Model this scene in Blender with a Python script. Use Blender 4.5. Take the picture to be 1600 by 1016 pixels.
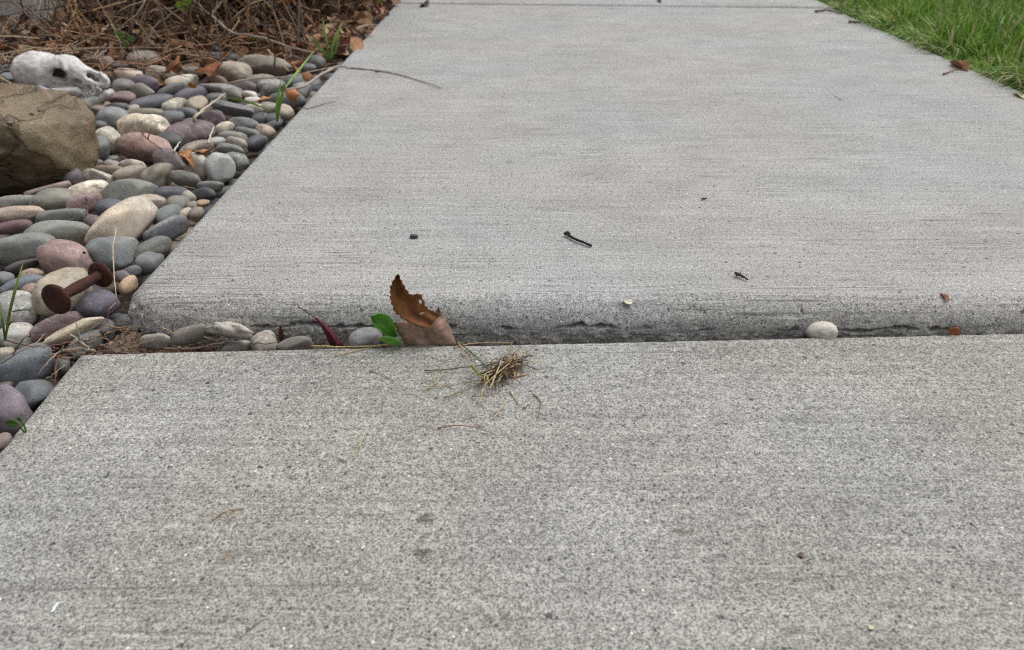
import bpy, bmesh, math, random
import numpy as np
from mathutils import Vector, Matrix, Euler

for o in list(bpy.data.objects):
    bpy.data.objects.remove(o)
SC = bpy.context.scene
COL = SC.collection

# ------------------------------------------------------------------ camera
CAM_H = 0.336          # metres above the top of the raised slab
F_PX = 1256.0          # focal length in pixels of the 1600 px wide photograph
PITCH = math.radians(29.5)
YAW = math.radians(0.357)
cam_data = bpy.data.cameras.new('camera')
cam = bpy.data.objects.new('camera', cam_data)
COL.objects.link(cam)
cam.location = (0, 0, CAM_H)
cam.rotation_euler = Euler((math.pi / 2 - PITCH, 0, YAW), 'XYZ')
cam_data.sensor_fit = 'HORIZONTAL'
cam_data.sensor_width = 36.0
cam_data.lens = 36.0 * F_PX / 1600.0
cam_data.clip_start = 0.01
cam_data.clip_end = 3000
cam_data.dof.use_dof = True
cam_data.dof.focus_distance = 0.72
cam_data.dof.aperture_fstop = 11.0
SC.camera = cam
SC.cycles.use_denoising = False
SC.cycles.filter_width = 1.25

# ------------------------------------------------------------------ sky and sun: soft, bright overcast
SUN_EL, SUN_AZ = math.radians(62), math.radians(52)      # azimuth from +Y (ahead) towards +X (right)
w = bpy.data.worlds.new('World'); SC.world = w; w.use_nodes = True
nt = w.node_tree; nt.nodes.clear()
sky = nt.nodes.new('ShaderNodeTexSky'); sky.sky_type = 'NISHITA'; sky.sun_disc = False
sky.sun_elevation = SUN_EL; sky.sun_rotation = SUN_AZ
sky.air_density = 1.0; sky.dust_density = 6.0; sky.ozone_density = 1.0
hs = nt.nodes.new('ShaderNodeHueSaturation'); hs.inputs['Saturation'].default_value = 0.16
bg = nt.nodes.new('ShaderNodeBackground'); bg.inputs['Strength'].default_value = 0.15
wo = nt.nodes.new('ShaderNodeOutputWorld')
nt.links.new(sky.outputs[0], hs.inputs['Color']); nt.links.new(hs.outputs[0], bg.inputs['Color'])
nt.links.new(bg.outputs[0], wo.inputs['Surface'])
sd = bpy.data.lights.new('sun', 'SUN'); sd.energy = 1.2; sd.angle = math.radians(70); sd.color = (1.0, 0.985, 0.96)
so = bpy.data.objects.new('sun', sd); COL.objects.link(so)
sdir = Vector((math.cos(SUN_EL) * math.sin(SUN_AZ), math.cos(SUN_EL) * math.cos(SUN_AZ), math.sin(SUN_EL)))
so.rotation_euler = sdir.to_track_quat('Z', 'Y').to_euler(); so.location = sdir * 5

SC.view_settings.view_transform = 'Standard'
SC.view_settings.look = 'None'
SC.view_settings.gamma = 1.0
SC.view_settings.use_curve_mapping = False
SC.view_settings.exposure = -0.06

# ------------------------------------------------------------------ maths helpers
RNG = np.random.default_rng(7)
random.seed(7)
RM = np.array(cam.rotation_euler.to_matrix())
CO = np.array([0, 0, CAM_H])

def ray(px, py):
    d = np.array([(px - 800) / F_PX, -(py - 508) / F_PX, -1.0])
    return RM @ d
def P(px, py, z=0.0):
    "world point where the sight line of a photo pixel meets height z"
    d = ray(px, py); t = (z - CAM_H) / d[2]
    return CO + d * t
def PY(px, py, y):
    "world point where the sight line meets the upright plane at depth y"
    d = ray(px, py); t = y / d[1]
    return CO + d * t
def ppm(p):
    "photo pixels per metre at a world point"
    c = RM.T @ (np.asarray(p) - CO)
    return F_PX / -c[2]

def lin(h):
    h = h.lstrip('#'); v = np.array([int(h[i:i + 2], 16) for i in (0, 2, 4)]) / 255.0
    return tuple(np.where(v <= 0.04045, v / 12.92, ((v + 0.055) / 1.055) ** 2.4))
def rgba(h): return (*lin(h), 1.0)

def _hash(ix, iy, iz, seed):
    h = (ix.astype(np.int64) * 374761393 + iy.astype(np.int64) * 668265263 + iz.astype(np.int64) * 2147483647 + seed * 974634777)
    h = (h ^ (h >> 13)) * 1274126177
    h = h ^ (h >> 16)
    return (h & 0xffff) / 32767.5 - 1.0
def vnoise(p, seed=0):
    "smooth value noise, -1..1, p: (...,3)"
    p = np.asarray(p, float); i = np.floor(p); f = p - i; f = f * f * (3 - 2 * f)
    i = i.astype(np.int64); r = 0
    for dx in (0, 1):
        wx = f[..., 0] if dx else 1 - f[..., 0]
        for dy in (0, 1):
            wy = f[..., 1] if dy else 1 - f[..., 1]
            for dz in (0, 1):
                wz = f[..., 2] if dz else 1 - f[..., 2]
                r = r + wx * wy * wz * _hash(i[..., 0] + dx, i[..., 1] + dy, i[..., 2] + dz, seed)
    return r
def fbm(p, seed=0, octv=3, gain=0.5):
    r = 0; a = 1.0; p = np.asarray(p, float)
    for k in range(octv):
        r = r + a * vnoise(p * (2.03 ** k) + 17.3 * k, seed + k); a *= gain
    return r
def ss(a, b, x):
    t = np.clip((x - a) / (b - a), 0, 1); return t * t * (3 - 2 * t)

# ------------------------------------------------------------------ object helpers
def mesh_obj(name, verts, faces, mat, parent=None, smooth=True, cols=None, solidify=0):
    me = bpy.data.meshes.new(name)
    verts = np.asarray(verts, float)
    me.from_pydata(verts.tolist(), [], faces if isinstance(faces, list) else np.asarray(faces).tolist())
    if smooth: me.polygons.foreach_set('use_smooth', [True] * len(me.polygons))
    if cols is not None:
        ca = me.color_attributes.new('Col', 'FLOAT_COLOR', 'POINT')
        c4 = np.ones((len(verts), 4)); c4[:, :3] = cols
        ca.data.foreach_set('color', c4.ravel())
    me.materials.append(mat); me.update()
    o = bpy.data.objects.new(name, me); COL.objects.link(o)
    if parent is not None: o.parent = parent
    if solidify:
        m = o.modifiers.new('thickness', 'SOLIDIFY'); m.thickness = solidify; m.offset = 0
    return o
def tag(o, label=None, cat=None, group=None, kind=None):
    if label: o['label'] = label
    if cat: o['category'] = cat
    if group: o['group'] = group
    if kind: o['kind'] = kind
    return o
def empty(name, loc):
    o = bpy.data.objects.new(name, None); COL.objects.link(o); o.location = Vector(loc); o.empty_display_size = .01
    return o
def recentre(o, loc):
    "move the origin of a world-space mesh to loc"
    loc = np.asarray(loc, float); me = o.data
    v = np.empty(len(me.vertices) * 3); me.vertices.foreach_get('co', v)
    me.vertices.foreach_set('co', (v.reshape(-1, 3) - loc).ravel()); o.location = Vector(loc); me.update(); return o
def child_of(o, parent):
    "parent a world-space mesh to an empty that stands at its own location"
    o.parent = parent
    recentre(o, parent.location); o.location = (0, 0, 0)
    return o

def tube_mesh(pts, radii, sides=6):
    pts = np.asarray(pts, float); n = len(pts)
    radii = np.broadcast_to(np.asarray(radii, float), (n,))
    tan = np.gradient(pts, axis=0); tan /= np.linalg.norm(tan, axis=1)[:, None] + 1e-12
    ref = np.array([0.13, 0.21, 0.97])
    if abs(tan.mean(0) @ ref) > 0.9 * (np.linalg.norm(tan.mean(0)) + 1e-9): ref = np.array([0.9, 0.3, 0.1])
    V = []
    for i in range(n):
        a = np.cross(tan[i], ref); a /= np.linalg.norm(a) + 1e-12; b = np.cross(tan[i], a)
        for k in range(sides):
            t = 2 * math.pi * k / sides
            V.append(pts[i] + radii[i] * (math.cos(t) * a + math.sin(t) * b))
    Fc = []
    for i in range(n - 1):
        for k in range(sides):
            k2 = (k + 1) % sides
            Fc.append((i * sides + k, i * sides + k2, (i + 1) * sides + k2, (i + 1) * sides + k))
    Fc.append(tuple(range(sides))[::-1]); Fc.append(tuple((n - 1) * sides + k for k in range(sides)))
    return np.array(V), Fc
def resample(pts, n, jitter=0, seed=0):
    "Catmull-Rom through the points"
    pts = np.asarray(pts, float)
    if len(pts) == 2: q = pts[0] + np.linspace(0, 1, n)[:, None] * (pts[1] - pts[0])
    else:
        e = np.vstack([2 * pts[0] - pts[1], pts, 2 * pts[-1] - pts[-2]]); q = []
        for t in np.linspace(0, len(pts) - 1 - 1e-6, n):
            i = int(t); f = t - i; p0, p1, p2, p3 = e[i:i + 4]
            q.append(.5 * (2 * p1 + (p2 - p0) * f + (2 * p0 - 5 * p1 + 4 * p2 - p3) * f * f + (3 * p1 - p0 - 3 * p2 + p3) * f ** 3))
        q = np.array(q)
    if jitter:
        r = np.random.default_rng(seed); j = r.normal(0, jitter, q.shape); j[0] = 0; q = q + j
    return q
class Acc:
    "collects many small pieces into one mesh"
    def __init__(s): s.v = []; s.f = []; s.c = []; s.n = 0
    def add(s, V, Fc, col):
        s.v.append(np.asarray(V)); s.f += [tuple(i + s.n for i in f) for f in Fc]
        s.c.append(np.broadcast_to(np.asarray(col, float), (len(V), 3))); s.n += len(V)
    def build(s, name, mat, parent=None, smooth=True):
        return mesh_obj(name, np.vstack(s.v), s.f, mat, parent, smooth, np.vstack(s.c))

def surface_nets(fn, lo, hi, step):
    lo = np.asarray(lo, float); hi = np.asarray(hi, float)
    n = np.ceil((hi - lo) / step).astype(int) + 1
    ax = [lo[k] + step * np.arange(n[k]) for k in range(3)]
    G = np.stack(np.meshgrid(*ax, indexing='ij'), -1)
    D = fn(G); S = D < 0
    cnt = np.zeros(n - 1); acc = np.zeros((*(n - 1), 3))
    corners = [(i, j, k) for i in (0, 1) for j in (0, 1) for k in (0, 1)]
    def sl(a, c): return a[c[0]:n[0] - 1 + c[0], c[1]:n[1] - 1 + c[1], c[2]:n[2] - 1 + c[2]]
    for c in corners:
        for k in range(3):
            if c[k] == 0:
                c2 = list(c); c2[k] = 1
                d0, d1 = sl(D, c), sl(D, c2); m = (d0 < 0) != (d1 < 0)
                t = np.where(m, d0 / np.where(m, d0 - d1, 1), 0)
                off = np.array(c, float)
                for q in range(3): acc[..., q] += np.where(m, off[q] + (t if q == k else 0), 0)
                cnt += m
    act = cnt > 0; idx = -np.ones(n - 1, int); idx[act] = np.arange(act.sum())
    base = np.stack(np.nonzero(act), -1)
    V = lo + step * (base + acc[act] / cnt[act][:, None])
    F_ = []
    for k in range(3):
        a, b = (k + 1) % 3, (k + 2) % 3
        s0 = np.take(S, range(n[k] - 1), k); s1 = np.take(S, range(1, n[k]), k)
        m = s0 != s1; pos = np.stack(np.nonzero(m), -1)
        ok = (pos[:, a] > 0) & (pos[:, b] > 0) & (pos[:, a] < n[a] - 1) & (pos[:, b] < n[b] - 1)
        pos = pos[ok]; inside = s0[tuple(pos.T)]
        def g(da, db):
            q = pos.copy(); q[:, a] -= da; q[:, b] -= db; return idx[tuple(q.T)]
        quad = np.stack([g(1, 1), g(0, 1), g(0, 0), g(1, 0)], -1)
        quad[~inside] = quad[~inside][:, ::-1]
        F_.append(quad)
    return V, np.vstack(F_).tolist()
def smin(a, b, k):
    h = np.clip(.5 + .5 * (b - a) / k, 0, 1); return b * (1 - h) + a * h - k * h * (1 - h)
def smax(a, b, k): return -smin(-a, -b, k)
def ell(p, c, r):
    q = (p - np.asarray(c)) / np.asarray(r); l = np.linalg.norm(q, axis=-1)
    return (l - 1) * min(r)
def cap(p, a, b, ra, rb):
    a = np.asarray(a, float); b = np.asarray(b, float); d = b - a
    t = np.clip(((p - a) @ d) / (d @ d), 0, 1)
    return np.linalg.norm(p - a - t[..., None] * d, axis=-1) - (ra + (rb - ra) * t)

# ------------------------------------------------------------------ materials
class NT:
    "short hand for building node trees"
    def __init__(s, name):
        s.m = bpy.data.materials.new(name); s.m.use_nodes = True; s.t = s.m.node_tree; s.t.nodes.clear()
        s.out = s.t.nodes.new('ShaderNodeOutputMaterial'); s.bs = s.t.nodes.new('ShaderNodeBsdfPrincipled')
        s.t.links.new(s.bs.outputs[0], s.out.inputs['Surface'])
    def n(s, typ, ins=None, **kw):
        nd = s.t.nodes.new(typ)
        for k, v in kw.items(): setattr(nd, k, v)
        for k, v in (ins or {}).items(): s.set(nd.inputs[k], v)
        return nd
    def set(s, sock, v):
        if isinstance(v, bpy.types.NodeSocket): s.t.links.new(v, sock)
        elif isinstance(v, bpy.types.Node): s.t.links.new(v.outputs[0], sock)
        else: sock.default_value = v
    def obj(s): return s.n('ShaderNodeTexCoord').outputs['Object']
    def math(s, op, a, b=0.0, c=0.0, clamp=False):
        return s.n('ShaderNodeMath', {0: a, 1: b, 2: c}, operation=op, use_clamp=clamp).outputs[0]
    def noise(s, vec, scale, detail=2, rough=.5, dist=0):
        return s.n('ShaderNodeTexNoise', {'Vector': vec, 'Scale': scale, 'Detail': detail, 'Roughness': rough, 'Distortion': dist}).outputs[0]
    def map(s, vec, scale=(1, 1, 1), loc=(0, 0, 0)):
        return s.n('ShaderNodeMapping', {'Vector': vec, 'Scale': scale, 'Location': loc}).outputs[0]
    def ramp(s, v, a, b, lo=0.0, hi=1.0):
        return s.n('ShaderNodeMapRange', {0: v, 1: a, 2: b, 3: lo, 4: hi}, interpolation_type='SMOOTHSTEP').outputs[0]
    def mix(s, f, a, b, mode='MIX'):
        nd = s.n('ShaderNodeMix', data_type='RGBA', blend_type=mode)
        s.set(nd.inputs[0], f); s.set(nd.inputs[6], a); s.set(nd.inputs[7], b); return nd.outputs[2]
    def bump(s, h, strength, dist, normal=None):
        nd = s.n('ShaderNodeBump', {'Height': h, 'Strength': strength, 'Distance': dist})
        if normal is not None: s.set(nd.inputs['Normal'], normal)
        return nd.outputs[0]
    def grey(s, v):
        return s.n('ShaderNodeCombineColor', {0: v, 1: v, 2: v}).outputs[0]

def concrete(name, stains=(), base='a9a8a4', broom=1.0, dirt=False, scratch=False):
    N = NT(name); v = N.obj()
    flat = N.map(v, (1, 1, 1))
    g1 = N.noise(flat, 820, 2, .62)                       # sand grain
    g2 = N.noise(N.map(v, (1, 1, 1), (3.1, 1.7, .4)), 260, 1, .5)
    br = N.noise(N.map(v, (14, 520, 60)), 1.0, 2, .55)      # broom strokes run across the walk
    br2 = N.noise(N.map(v, (3.5, 150, 20), (5, 2, 0)), 1.0, 1, .6)
    big = N.noise(v, 2.3, 1, .55); mid = N.noise(v, 14, 3, .65)
    col = N.n('ShaderNodeRGB'); col.outputs[0].default_value = rgba(base); c = col.outputs[0]
    warm = N.mix(N.ramp(big, .38, .64), (1.0, .985, .962, 1), (.98, .995, 1.012, 1)); c = N.mix(1.0, c, warm, 'MULTIPLY')
    c = N.mix(1.0, c, N.grey(N.ramp(N.noise(N.map(v, (1, 1.6, 1), (4, 4, 0)), 4.5, 4, .6, .4), .3, .7, .935, 1.05)), 'MULTIPLY')
    c = N.mix(1.0, c, N.grey(N.ramp(mid, .25, .75, .92, 1.07)), 'MULTIPLY')
    gr = N.ramp(g1, .33, .66, .41, 1.42)
    c = N.mix(1.0, c, N.grey(gr), 'MULTIPLY')
    c = N.mix(1.0, c, N.grey(N.ramp(g2, .28, .72, .84, 1.14)), 'MULTIPLY')
    bmask = N.ramp(N.noise(N.map(v, (4, 9, 1), (1, 7, 0)), 1.6, 2, .6), .35, .68)
    bl = N.math('MULTIPLY', N.ramp(br, .45, .30), bmask)
    c = N.mix(N.math('MULTIPLY', bl, .8 * broom), c, rgba('4c4b48'))
    bl2 = N.math('MULTIPLY', N.ramp(br, .57, .70), bmask)
    c = N.mix(N.math('MULTIPLY', bl2, .5 * broom), c, rgba('d2d0ca'))
    c = N.mix(1.0, c, N.grey(N.ramp(br2, .3, .7, .93, 1.06)), 'MULTIPLY')
    # air holes and dark sand, pale sand, the odd tinted grain
    vo = N.n('ShaderNodeTexVoronoi', {'Vector': v, 'Scale': 300.0})
    sep = N.n('ShaderNodeSeparateColor', {0: vo.outputs['Color']})
    pit = N.math('MULTIPLY', N.ramp(vo.outputs['Distance'], .42, .22), N.math('GREATER_THAN', sep.outputs[0], .86))
    c = N.mix(N.math('MULTIPLY', pit, .72), c, rgba('3b3a38'))
    lite = N.math('MULTIPLY', N.ramp(vo.outputs['Distance'], .36, .2), N.math('LESS_THAN', sep.outputs[0], .018))
    c = N.mix(N.math('MULTIPLY', lite, .8), c, rgba('e6e4dc'))
    vb = N.n('ShaderNodeTexVoronoi', {'Vector': N.map(v, (1, 1, 1), (.7, .3, 0)), 'Scale': 95.0})
    sb = N.n('ShaderNodeSeparateColor', {0: vb.outputs['Color']})
    pit2 = N.math('MULTIPLY', N.ramp(N.math('ADD', vb.outputs['Distance'], N.math('MULTIPLY', g1, .2)), .33, .22), N.math('GREATER_THAN', sb.outputs[1], .90))
    c = N.mix(N.math('MULTIPLY', pit2, .75), c, rgba('333230'))
    tint = N.math('MULTIPLY', N.ramp(vb.outputs['Distance'], .32, .2), N.math('GREATER_THAN', sb.outputs[2], .955))
    c = N.mix(N.math('MULTIPLY', tint, .38), c, N.mix(sb.outputs[0], rgba('8d7870'), rgba('aea48e')))
    # stains that lie on the walk
    warp = N.n('ShaderNodeVectorMath', {0: v, 1: N.n('ShaderNodeVectorMath', {0: N.n('ShaderNodeTexNoise', {'Vector': v, 'Scale': 160.0, 'Detail': 3.0}).outputs['Color'], 3: .011}, operation='SCALE').outputs[0]}, operation='ADD').outputs[0]
    for (p, rx, ry, strength, hx) in stains:
        q = N.n('ShaderNodeVectorMath', {0: warp, 1: (p[0] + .0055, p[1] + .0055, p[2] + .0055)}, operation='SUBTRACT').outputs[0]
        q = N.n('ShaderNodeVectorMath', {0: q, 1: (1 / rx, 1 / ry, 0)}, operation='MULTIPLY').outputs[0]
        d = N.n('ShaderNodeVectorMath', {0: q}, operation='LENGTH').outputs['Value']
        c = N.mix(N.math('MULTIPLY', N.ramp(d, 1.15, .35), strength), c, N.mix(1.0, rgba(hx), N.grey(gr), 'MULTIPLY'))
    if scratch:   # a long scored line across the walk
        xyz = N.n('ShaderNodeSeparateXYZ', {0: v}); X_, Y_ = xyz.outputs[0], xyz.outputs[1]
        for (a_, b_, wd_) in ((P(-40, 923, ZN), P(330, 917, ZN), .00075), (P(330, 917, ZN), P(620, 912, ZN), .0006), (P(760, 911, ZN), P(960, 909, ZN), .0005), (P(1110, 876, ZN), P(1160, 874, ZN), .0007)):
            sl = (b_[1] - a_[1]) / (b_[0] - a_[0]); wob = N.math('MULTIPLY', N.math('SUBTRACT', N.noise(v, 60, 2, .6), .5), .003)
            dy_ = N.math('ABSOLUTE', N.math('ADD', N.math('SUBTRACT', Y_, N.math('MULTIPLY_ADD', X_, sl, a_[1] - sl * a_[0])), wob))
            m_ = N.math('MULTIPLY', N.ramp(dy_, wd_ * 1.6, wd_ * .4), N.math('MULTIPLY', N.ramp(X_, a_[0], a_[0] + .02), N.ramp(X_, b_[0], b_[0] - .02)))
            c = N.mix(N.math('MULTIPLY', m_, .45), c, rgba('5a5854'))
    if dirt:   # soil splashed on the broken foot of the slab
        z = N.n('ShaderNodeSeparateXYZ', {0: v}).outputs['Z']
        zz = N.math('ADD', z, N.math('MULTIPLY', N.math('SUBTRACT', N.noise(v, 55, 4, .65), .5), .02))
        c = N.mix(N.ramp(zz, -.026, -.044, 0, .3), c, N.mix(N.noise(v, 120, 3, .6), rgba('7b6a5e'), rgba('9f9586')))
    N.set(N.bs.inputs['Base Color'], c)
    N.set(N.bs.inputs['Roughness'], .9); N.bs.inputs['Specular IOR Level'].default_value = .25
    N.set(N.bs.inputs['Normal'], N.bump(g1, .5, .001))
    return N.m

ZN = -0.025        # top of the sunken near slab
def st(px, py, wpx, hpx, s, hx, z=ZN):
    p = P(px, py, z); k = ppm(p); dep = math.asin((CAM_H - z) / np.linalg.norm(p - CO))
    return (p, .5 * wpx / k, .5 * hpx / k / math.sin(dep), s, hx)
M = {}
M['concrete_near'] = concrete('broomed concrete near', [
    st(664, 810, 30, 17, .9, '6d675d'), st(660, 864, 34, 16, .9, '655f54'), st(1070, 832, 40, 17, .75, '7a7266'),
    st(352, 872, 30, 20, .7, '827868'), st(272, 835, 26, 16, .55, '8f8576'), st(792, 787, 16, 8, .6, '6d6b66'),
    st(360, 801, 44, 18, .4, '9a8a70'), st(560, 784, 22, 10, .45, '74736f'), st(232, 944, 18, 14, .4, '857a6c'),
    st(545, 588, 18, 8, .5, '8b8a70'), st(612, 684, 9, 8, .5, '9a9678'), st(425, 698, 12, 6, .5, '8d8878'), st(1030, 736, 9, 7, .6, 'a98b75'),
    st(470, 820, 18, 10, .3, '8a8890')], '9b9a95', .5, False, True)
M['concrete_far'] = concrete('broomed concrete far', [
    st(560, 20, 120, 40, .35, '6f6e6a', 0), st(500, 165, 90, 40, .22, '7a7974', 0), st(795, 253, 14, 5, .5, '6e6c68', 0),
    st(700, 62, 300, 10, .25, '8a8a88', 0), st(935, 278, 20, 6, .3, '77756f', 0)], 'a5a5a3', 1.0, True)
M['concrete_next'] = concrete('broomed concrete next', [], 'a6a6a5', .6)
M['concrete_wall'] = concrete('cast concrete wall', [], 'd0cec8', .5)

def soil_mat():
    N = NT('dark garden soil'); v = N.obj()
    a = N.noise(v, 40, 5, .65); b = N.noise(v, 260, 3, .6)
    c = N.mix(a, rgba('2b241f'), rgba('5a4a3e')); c = N.mix(N.ramp(b, .5, .75), c, rgba('786655'))
    N.set(N.bs.inputs['Base Color'], c); N.set(N.bs.inputs['Roughness'], .95)
    N.set(N.bs.inputs['Normal'], N.bump(N.math('ADD', a, b), .8, .006)); return N.m
M['soil'] = soil_mat()
def crumb_mat():
    N = NT('crumbled brown soil'); v = N.obj()
    a = N.noise(v, 120, 5, .7); b = N.noise(v, 500, 3, .6)
    c = N.mix(N.ramp(a, .3, .7), rgba('4a3a32'), rgba('85705f')); c = N.mix(N.ramp(b, .5, .8), c, rgba('a08c7a'))
    N.set(N.bs.inputs['Base Color'], c); N.set(N.bs.inputs['Roughness'], .95)
    N.set(N.bs.inputs['Normal'], N.bump(N.math('ADD', a, b), .9, .003)); return N.m
M['crumb'] = crumb_mat()
def lawn_mat():
    N = NT('thatch under the lawn'); v = N.obj()
    c = N.mix(N.ramp(N.noise(v, 25, 4, .6), .35, .65), rgba('2e351a'), rgba('4a4f2a')); c = N.mix(N.ramp(N.noise(v, 300, 3, .6), .5, .7), c, rgba('6a6040'))
    N.set(N.bs.inputs['Base Color'], c); N.set(N.bs.inputs['Roughness'], .95); return N.m
M['thatch'] = lawn_mat()

def pebble_mat(name, style):
    N = NT(name); v = N.obj()
    oi = N.n('ShaderNodeObjectInfo')
    sh = N.n('ShaderNodeVectorMath', {0: v, 1: N.n('ShaderNodeVectorMath', {0: oi.outputs['Location'], 3: 13.0}, operation='SCALE').outputs[0]}, operation='ADD').outputs[0]
    if style == 'bed':
        c = N.n('ShaderNodeAttribute', attribute_name='Col').outputs['Color']; sh = v
    else: c = oi.outputs['Color']
    a = N.noise(sh, 60, 4, .6); b = N.noise(sh, 900, 3, .65); d = N.noise(sh, 22, 3, .5)
    c = N.mix(1.0, c, N.grey(N.ramp(a, .25, .75, .80, 1.18)), 'MULTIPLY')
    c = N.mix(1.0, c, N.mix(N.ramp(d, .35, .65), (1.03, 1.0, .965, 1), (.975, .995, 1.025, 1)), 'MULTIPLY')
    c = N.mix(1.0, c, N.grey(N.ramp(b, .3, .7, .72, 1.25)), 'MULTIPLY')
    vo = N.n('ShaderNodeTexVoronoi', {'Vector': sh, 'Scale': 420.0}); sp = N.n('ShaderNodeSeparateColor', {0: vo.outputs['Color']})
    c = N.mix(N.math('MULTIPLY', N.math('MULTIPLY', N.ramp(vo.outputs['Distance'], .45, .2), N.math('GREATER_THAN', sp.outputs[0], .9)), .28), c, rgba('b9b7b0'))
    c = N.mix(N.math('MULTIPLY', N.math('MULTIPLY', N.ramp(vo.outputs['Distance'], .45, .2), N.math('LESS_THAN', sp.outputs[0], .08)), .6), c, rgba('2b2928'))
    c = N.mix(N.ramp(N.noise(N.map(sh, (1, 1, 2.2), (7, 2, 5)), 34, 4, .62, .5), .5, .68, 0, .42), c, N.mix(1.0, c, (1.45, 1.4, 1.3, 1), 'MULTIPLY'))
    c = N.mix(N.ramp(N.noise(N.map(sh, (1, 1, 1), (2, 9, 4)), 130, 4, .7), .56, .72, 0, .5), c, N.mix(1.0, c, (.55, .54, .54, 1), 'MULTIPLY'))
    if style == 'mottled':
        c = N.mix(N.ramp(N.noise(sh, 75, 5, .7, .6), .5, .62, 0, .8), c, N.mix(1.0, c, (1.9, 1.85, 1.75, 1), 'MULTIPLY'))
        c = N.mix(N.ramp(N.noise(N.map(sh, loc=(3, 1, 2)), 55, 5, .7, .8), .58, .68, 0, .7), c, rgba('2e2c2b'))
    if style == 'veined':
        wv = N.n('ShaderNodeTexWave', {'Vector': sh, 'Scale': 28.0, 'Distortion': 9.0, 'Detail': 3.0, 'Detail Scale': 1.4}, bands_direction='DIAGONAL').outputs[1]
        c = N.mix(N.math('MULTIPLY', N.ramp(wv, .95, 1.0), .3), c, rgba('c8c4bc'))
        c = N.mix(N.ramp(N.noise(N.map(sh, (1, 1, 3)), 40, 4, .6, .5), .55, .7, 0, .35), c, rgba('7d6258'))
    N.set(N.bs.inputs['Base Color'], c)
    N.set(N.bs.inputs['Roughness'], N.ramp(a, .3, .7, .5, .72)); N.bs.inputs['Specular IOR Level'].default_value = .4
    N.set(N.bs.inputs['Normal'], N.bump(N.math('ADD', N.math('MULTIPLY', b, .5), a), .35, .0016)); return N.m
for s_ in ('plain', 'mottled', 'veined', 'bed'): M['peb_' + s_] = pebble_mat('river pebble ' + s_, s_)

def attr_mat(name, rough=.7, transl=0.0, scale=180, amp=.25, spec=.3):
    N = NT(name); v = N.obj()
    c = N.n('ShaderNodeAttribute', attribute_name='Col').outputs['Color']
    a = N.noise(v, scale, 3, .6)
    c = N.mix(1.0, c, N.grey(N.ramp(a, .25, .75, 1 - amp, 1 + amp)), 'MULTIPLY')
    N.set(N.bs.inputs['Base Color'], c); N.set(N.bs.inputs['Roughness'], rough); N.bs.inputs['Specular IOR Level'].default_value = spec
    if transl:
        tr = N.n('ShaderNodeBsdfTranslucent', {'Color': c}); mx = N.n('ShaderNodeMixShader', {0: transl, 1: N.bs.outputs[0], 2: tr.outputs[0]})
        N.t.links.new(mx.outputs[0], N.out.inputs['Surface'])
    N.set(N.bs.inputs['Normal'], N.bump(a, .3, .001))
    return N.m
M['leaf'] = attr_mat('dry leaf', .75, .15, 120, .3)
M['grass'] = attr_mat('grass blade', .45, .35, 60, .15, .45)
M['twig'] = attr_mat('dry twig', .8, 0, 500, .4)
M['green'] = attr_mat('green weed leaf', .4, .3, 150, .2, .5)

def bone_mat():
    N = NT('bleached bone'); v = N.obj()
    a = N.noise(v, 70, 5, .65); b = N.noise(v, 500, 3, .6)
    c = N.mix(N.ramp(a, .35, .7), rgba('c0bdb8'), rgba('dfdedd')); c = N.mix(N.ramp(b, .55, .75, 0, .5), c, rgba('a9a29a'))
    c = N.mix(N.ramp(N.noise(v, 30, 3, .6), .58, .72, 0, .45), c, rgba('b5aa98'))
    N.set(N.bs.inputs['Base Color'], c); N.set(N.bs.inputs['Roughness'], .7)
    N.set(N.bs.inputs['Normal'], N.bump(N.math('ADD', a, b), .4, .002)); return N.m
M['bone'] = bone_mat()
def boulder_mat():
    N = NT('olive brown boulder'); v = N.obj()
    a = N.noise(v, 9, 5, .6, .4); b = N.noise(v, 60, 5, .65); g = N.noise(v, 600, 3, .6)
    c = N.mix(N.ramp(a, .35, .68), rgba('5c4c38'), rgba('80725a'))
    c = N.mix(N.ramp(b, .48, .72, 0, .5), c, rgba('988c74')); c = N.mix(N.ramp(N.noise(N.map(v, loc=(2, 5, 1)), 14, 5, .7, .8), .56, .66, 0, .6), c, rgba('a07a62'))
    c = N.mix(N.ramp(N.noise(N.map(v, loc=(4, 1, 3)), 11, 4, .6, .5), .52, .66, 0, .6), c, rgba('6f5630'))
    wv = N.n('ShaderNodeTexWave', {'Vector': v, 'Scale': 5.0, 'Distortion': 14.0, 'Detail': 4.0, 'Detail Scale': 1.6}).outputs[1]
    c = N.mix(N.ramp(wv, .985, 1.0, 0, .5), c, rgba('3a3026'))
    c = N.mix(1.0, c, N.grey(N.ramp(g, .3, .7, .74, 1.24)), 'MULTIPLY')
    c = N.mix(N.ramp(N.noise(v, 320, 2, .5), .68, .76, 0, .6), c, rgba('c3bba8'))
    N.set(N.bs.inputs['Base Color'], c); N.set(N.bs.inputs['Roughness'], .55)
    h = N.math('SUBTRACT', N.math('ADD', b, N.math('MULTIPLY', g, .3)), N.ramp(wv, .95, 1.0, 0, .6))
    N.set(N.bs.inputs['Normal'], N.bump(h, .9, .005)); return N.m
M['boulder'] = boulder_mat()
def rust_mat():
    N = NT('rusted iron'); v = N.obj()
    a = N.noise(v, 110, 5, .7); b = N.noise(v, 700, 3, .6)
    c = N.mix(N.ramp(a, .35, .65), rgba('2b1712'), rgba('4c281c')); c = N.mix(N.ramp(b, .5, .7, 0, .6), c, rgba('6f4430'))
    N.set(N.bs.inputs['Base Color'], c); N.set(N.bs.inputs['Roughness'], .85); N.bs.inputs['Metallic'].default_value = .1
    N.set(N.bs.inputs['Normal'], N.bump(N.math('ADD', a, b), .8, .0015)); return N.m
M['rust'] = rust_mat()

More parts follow.
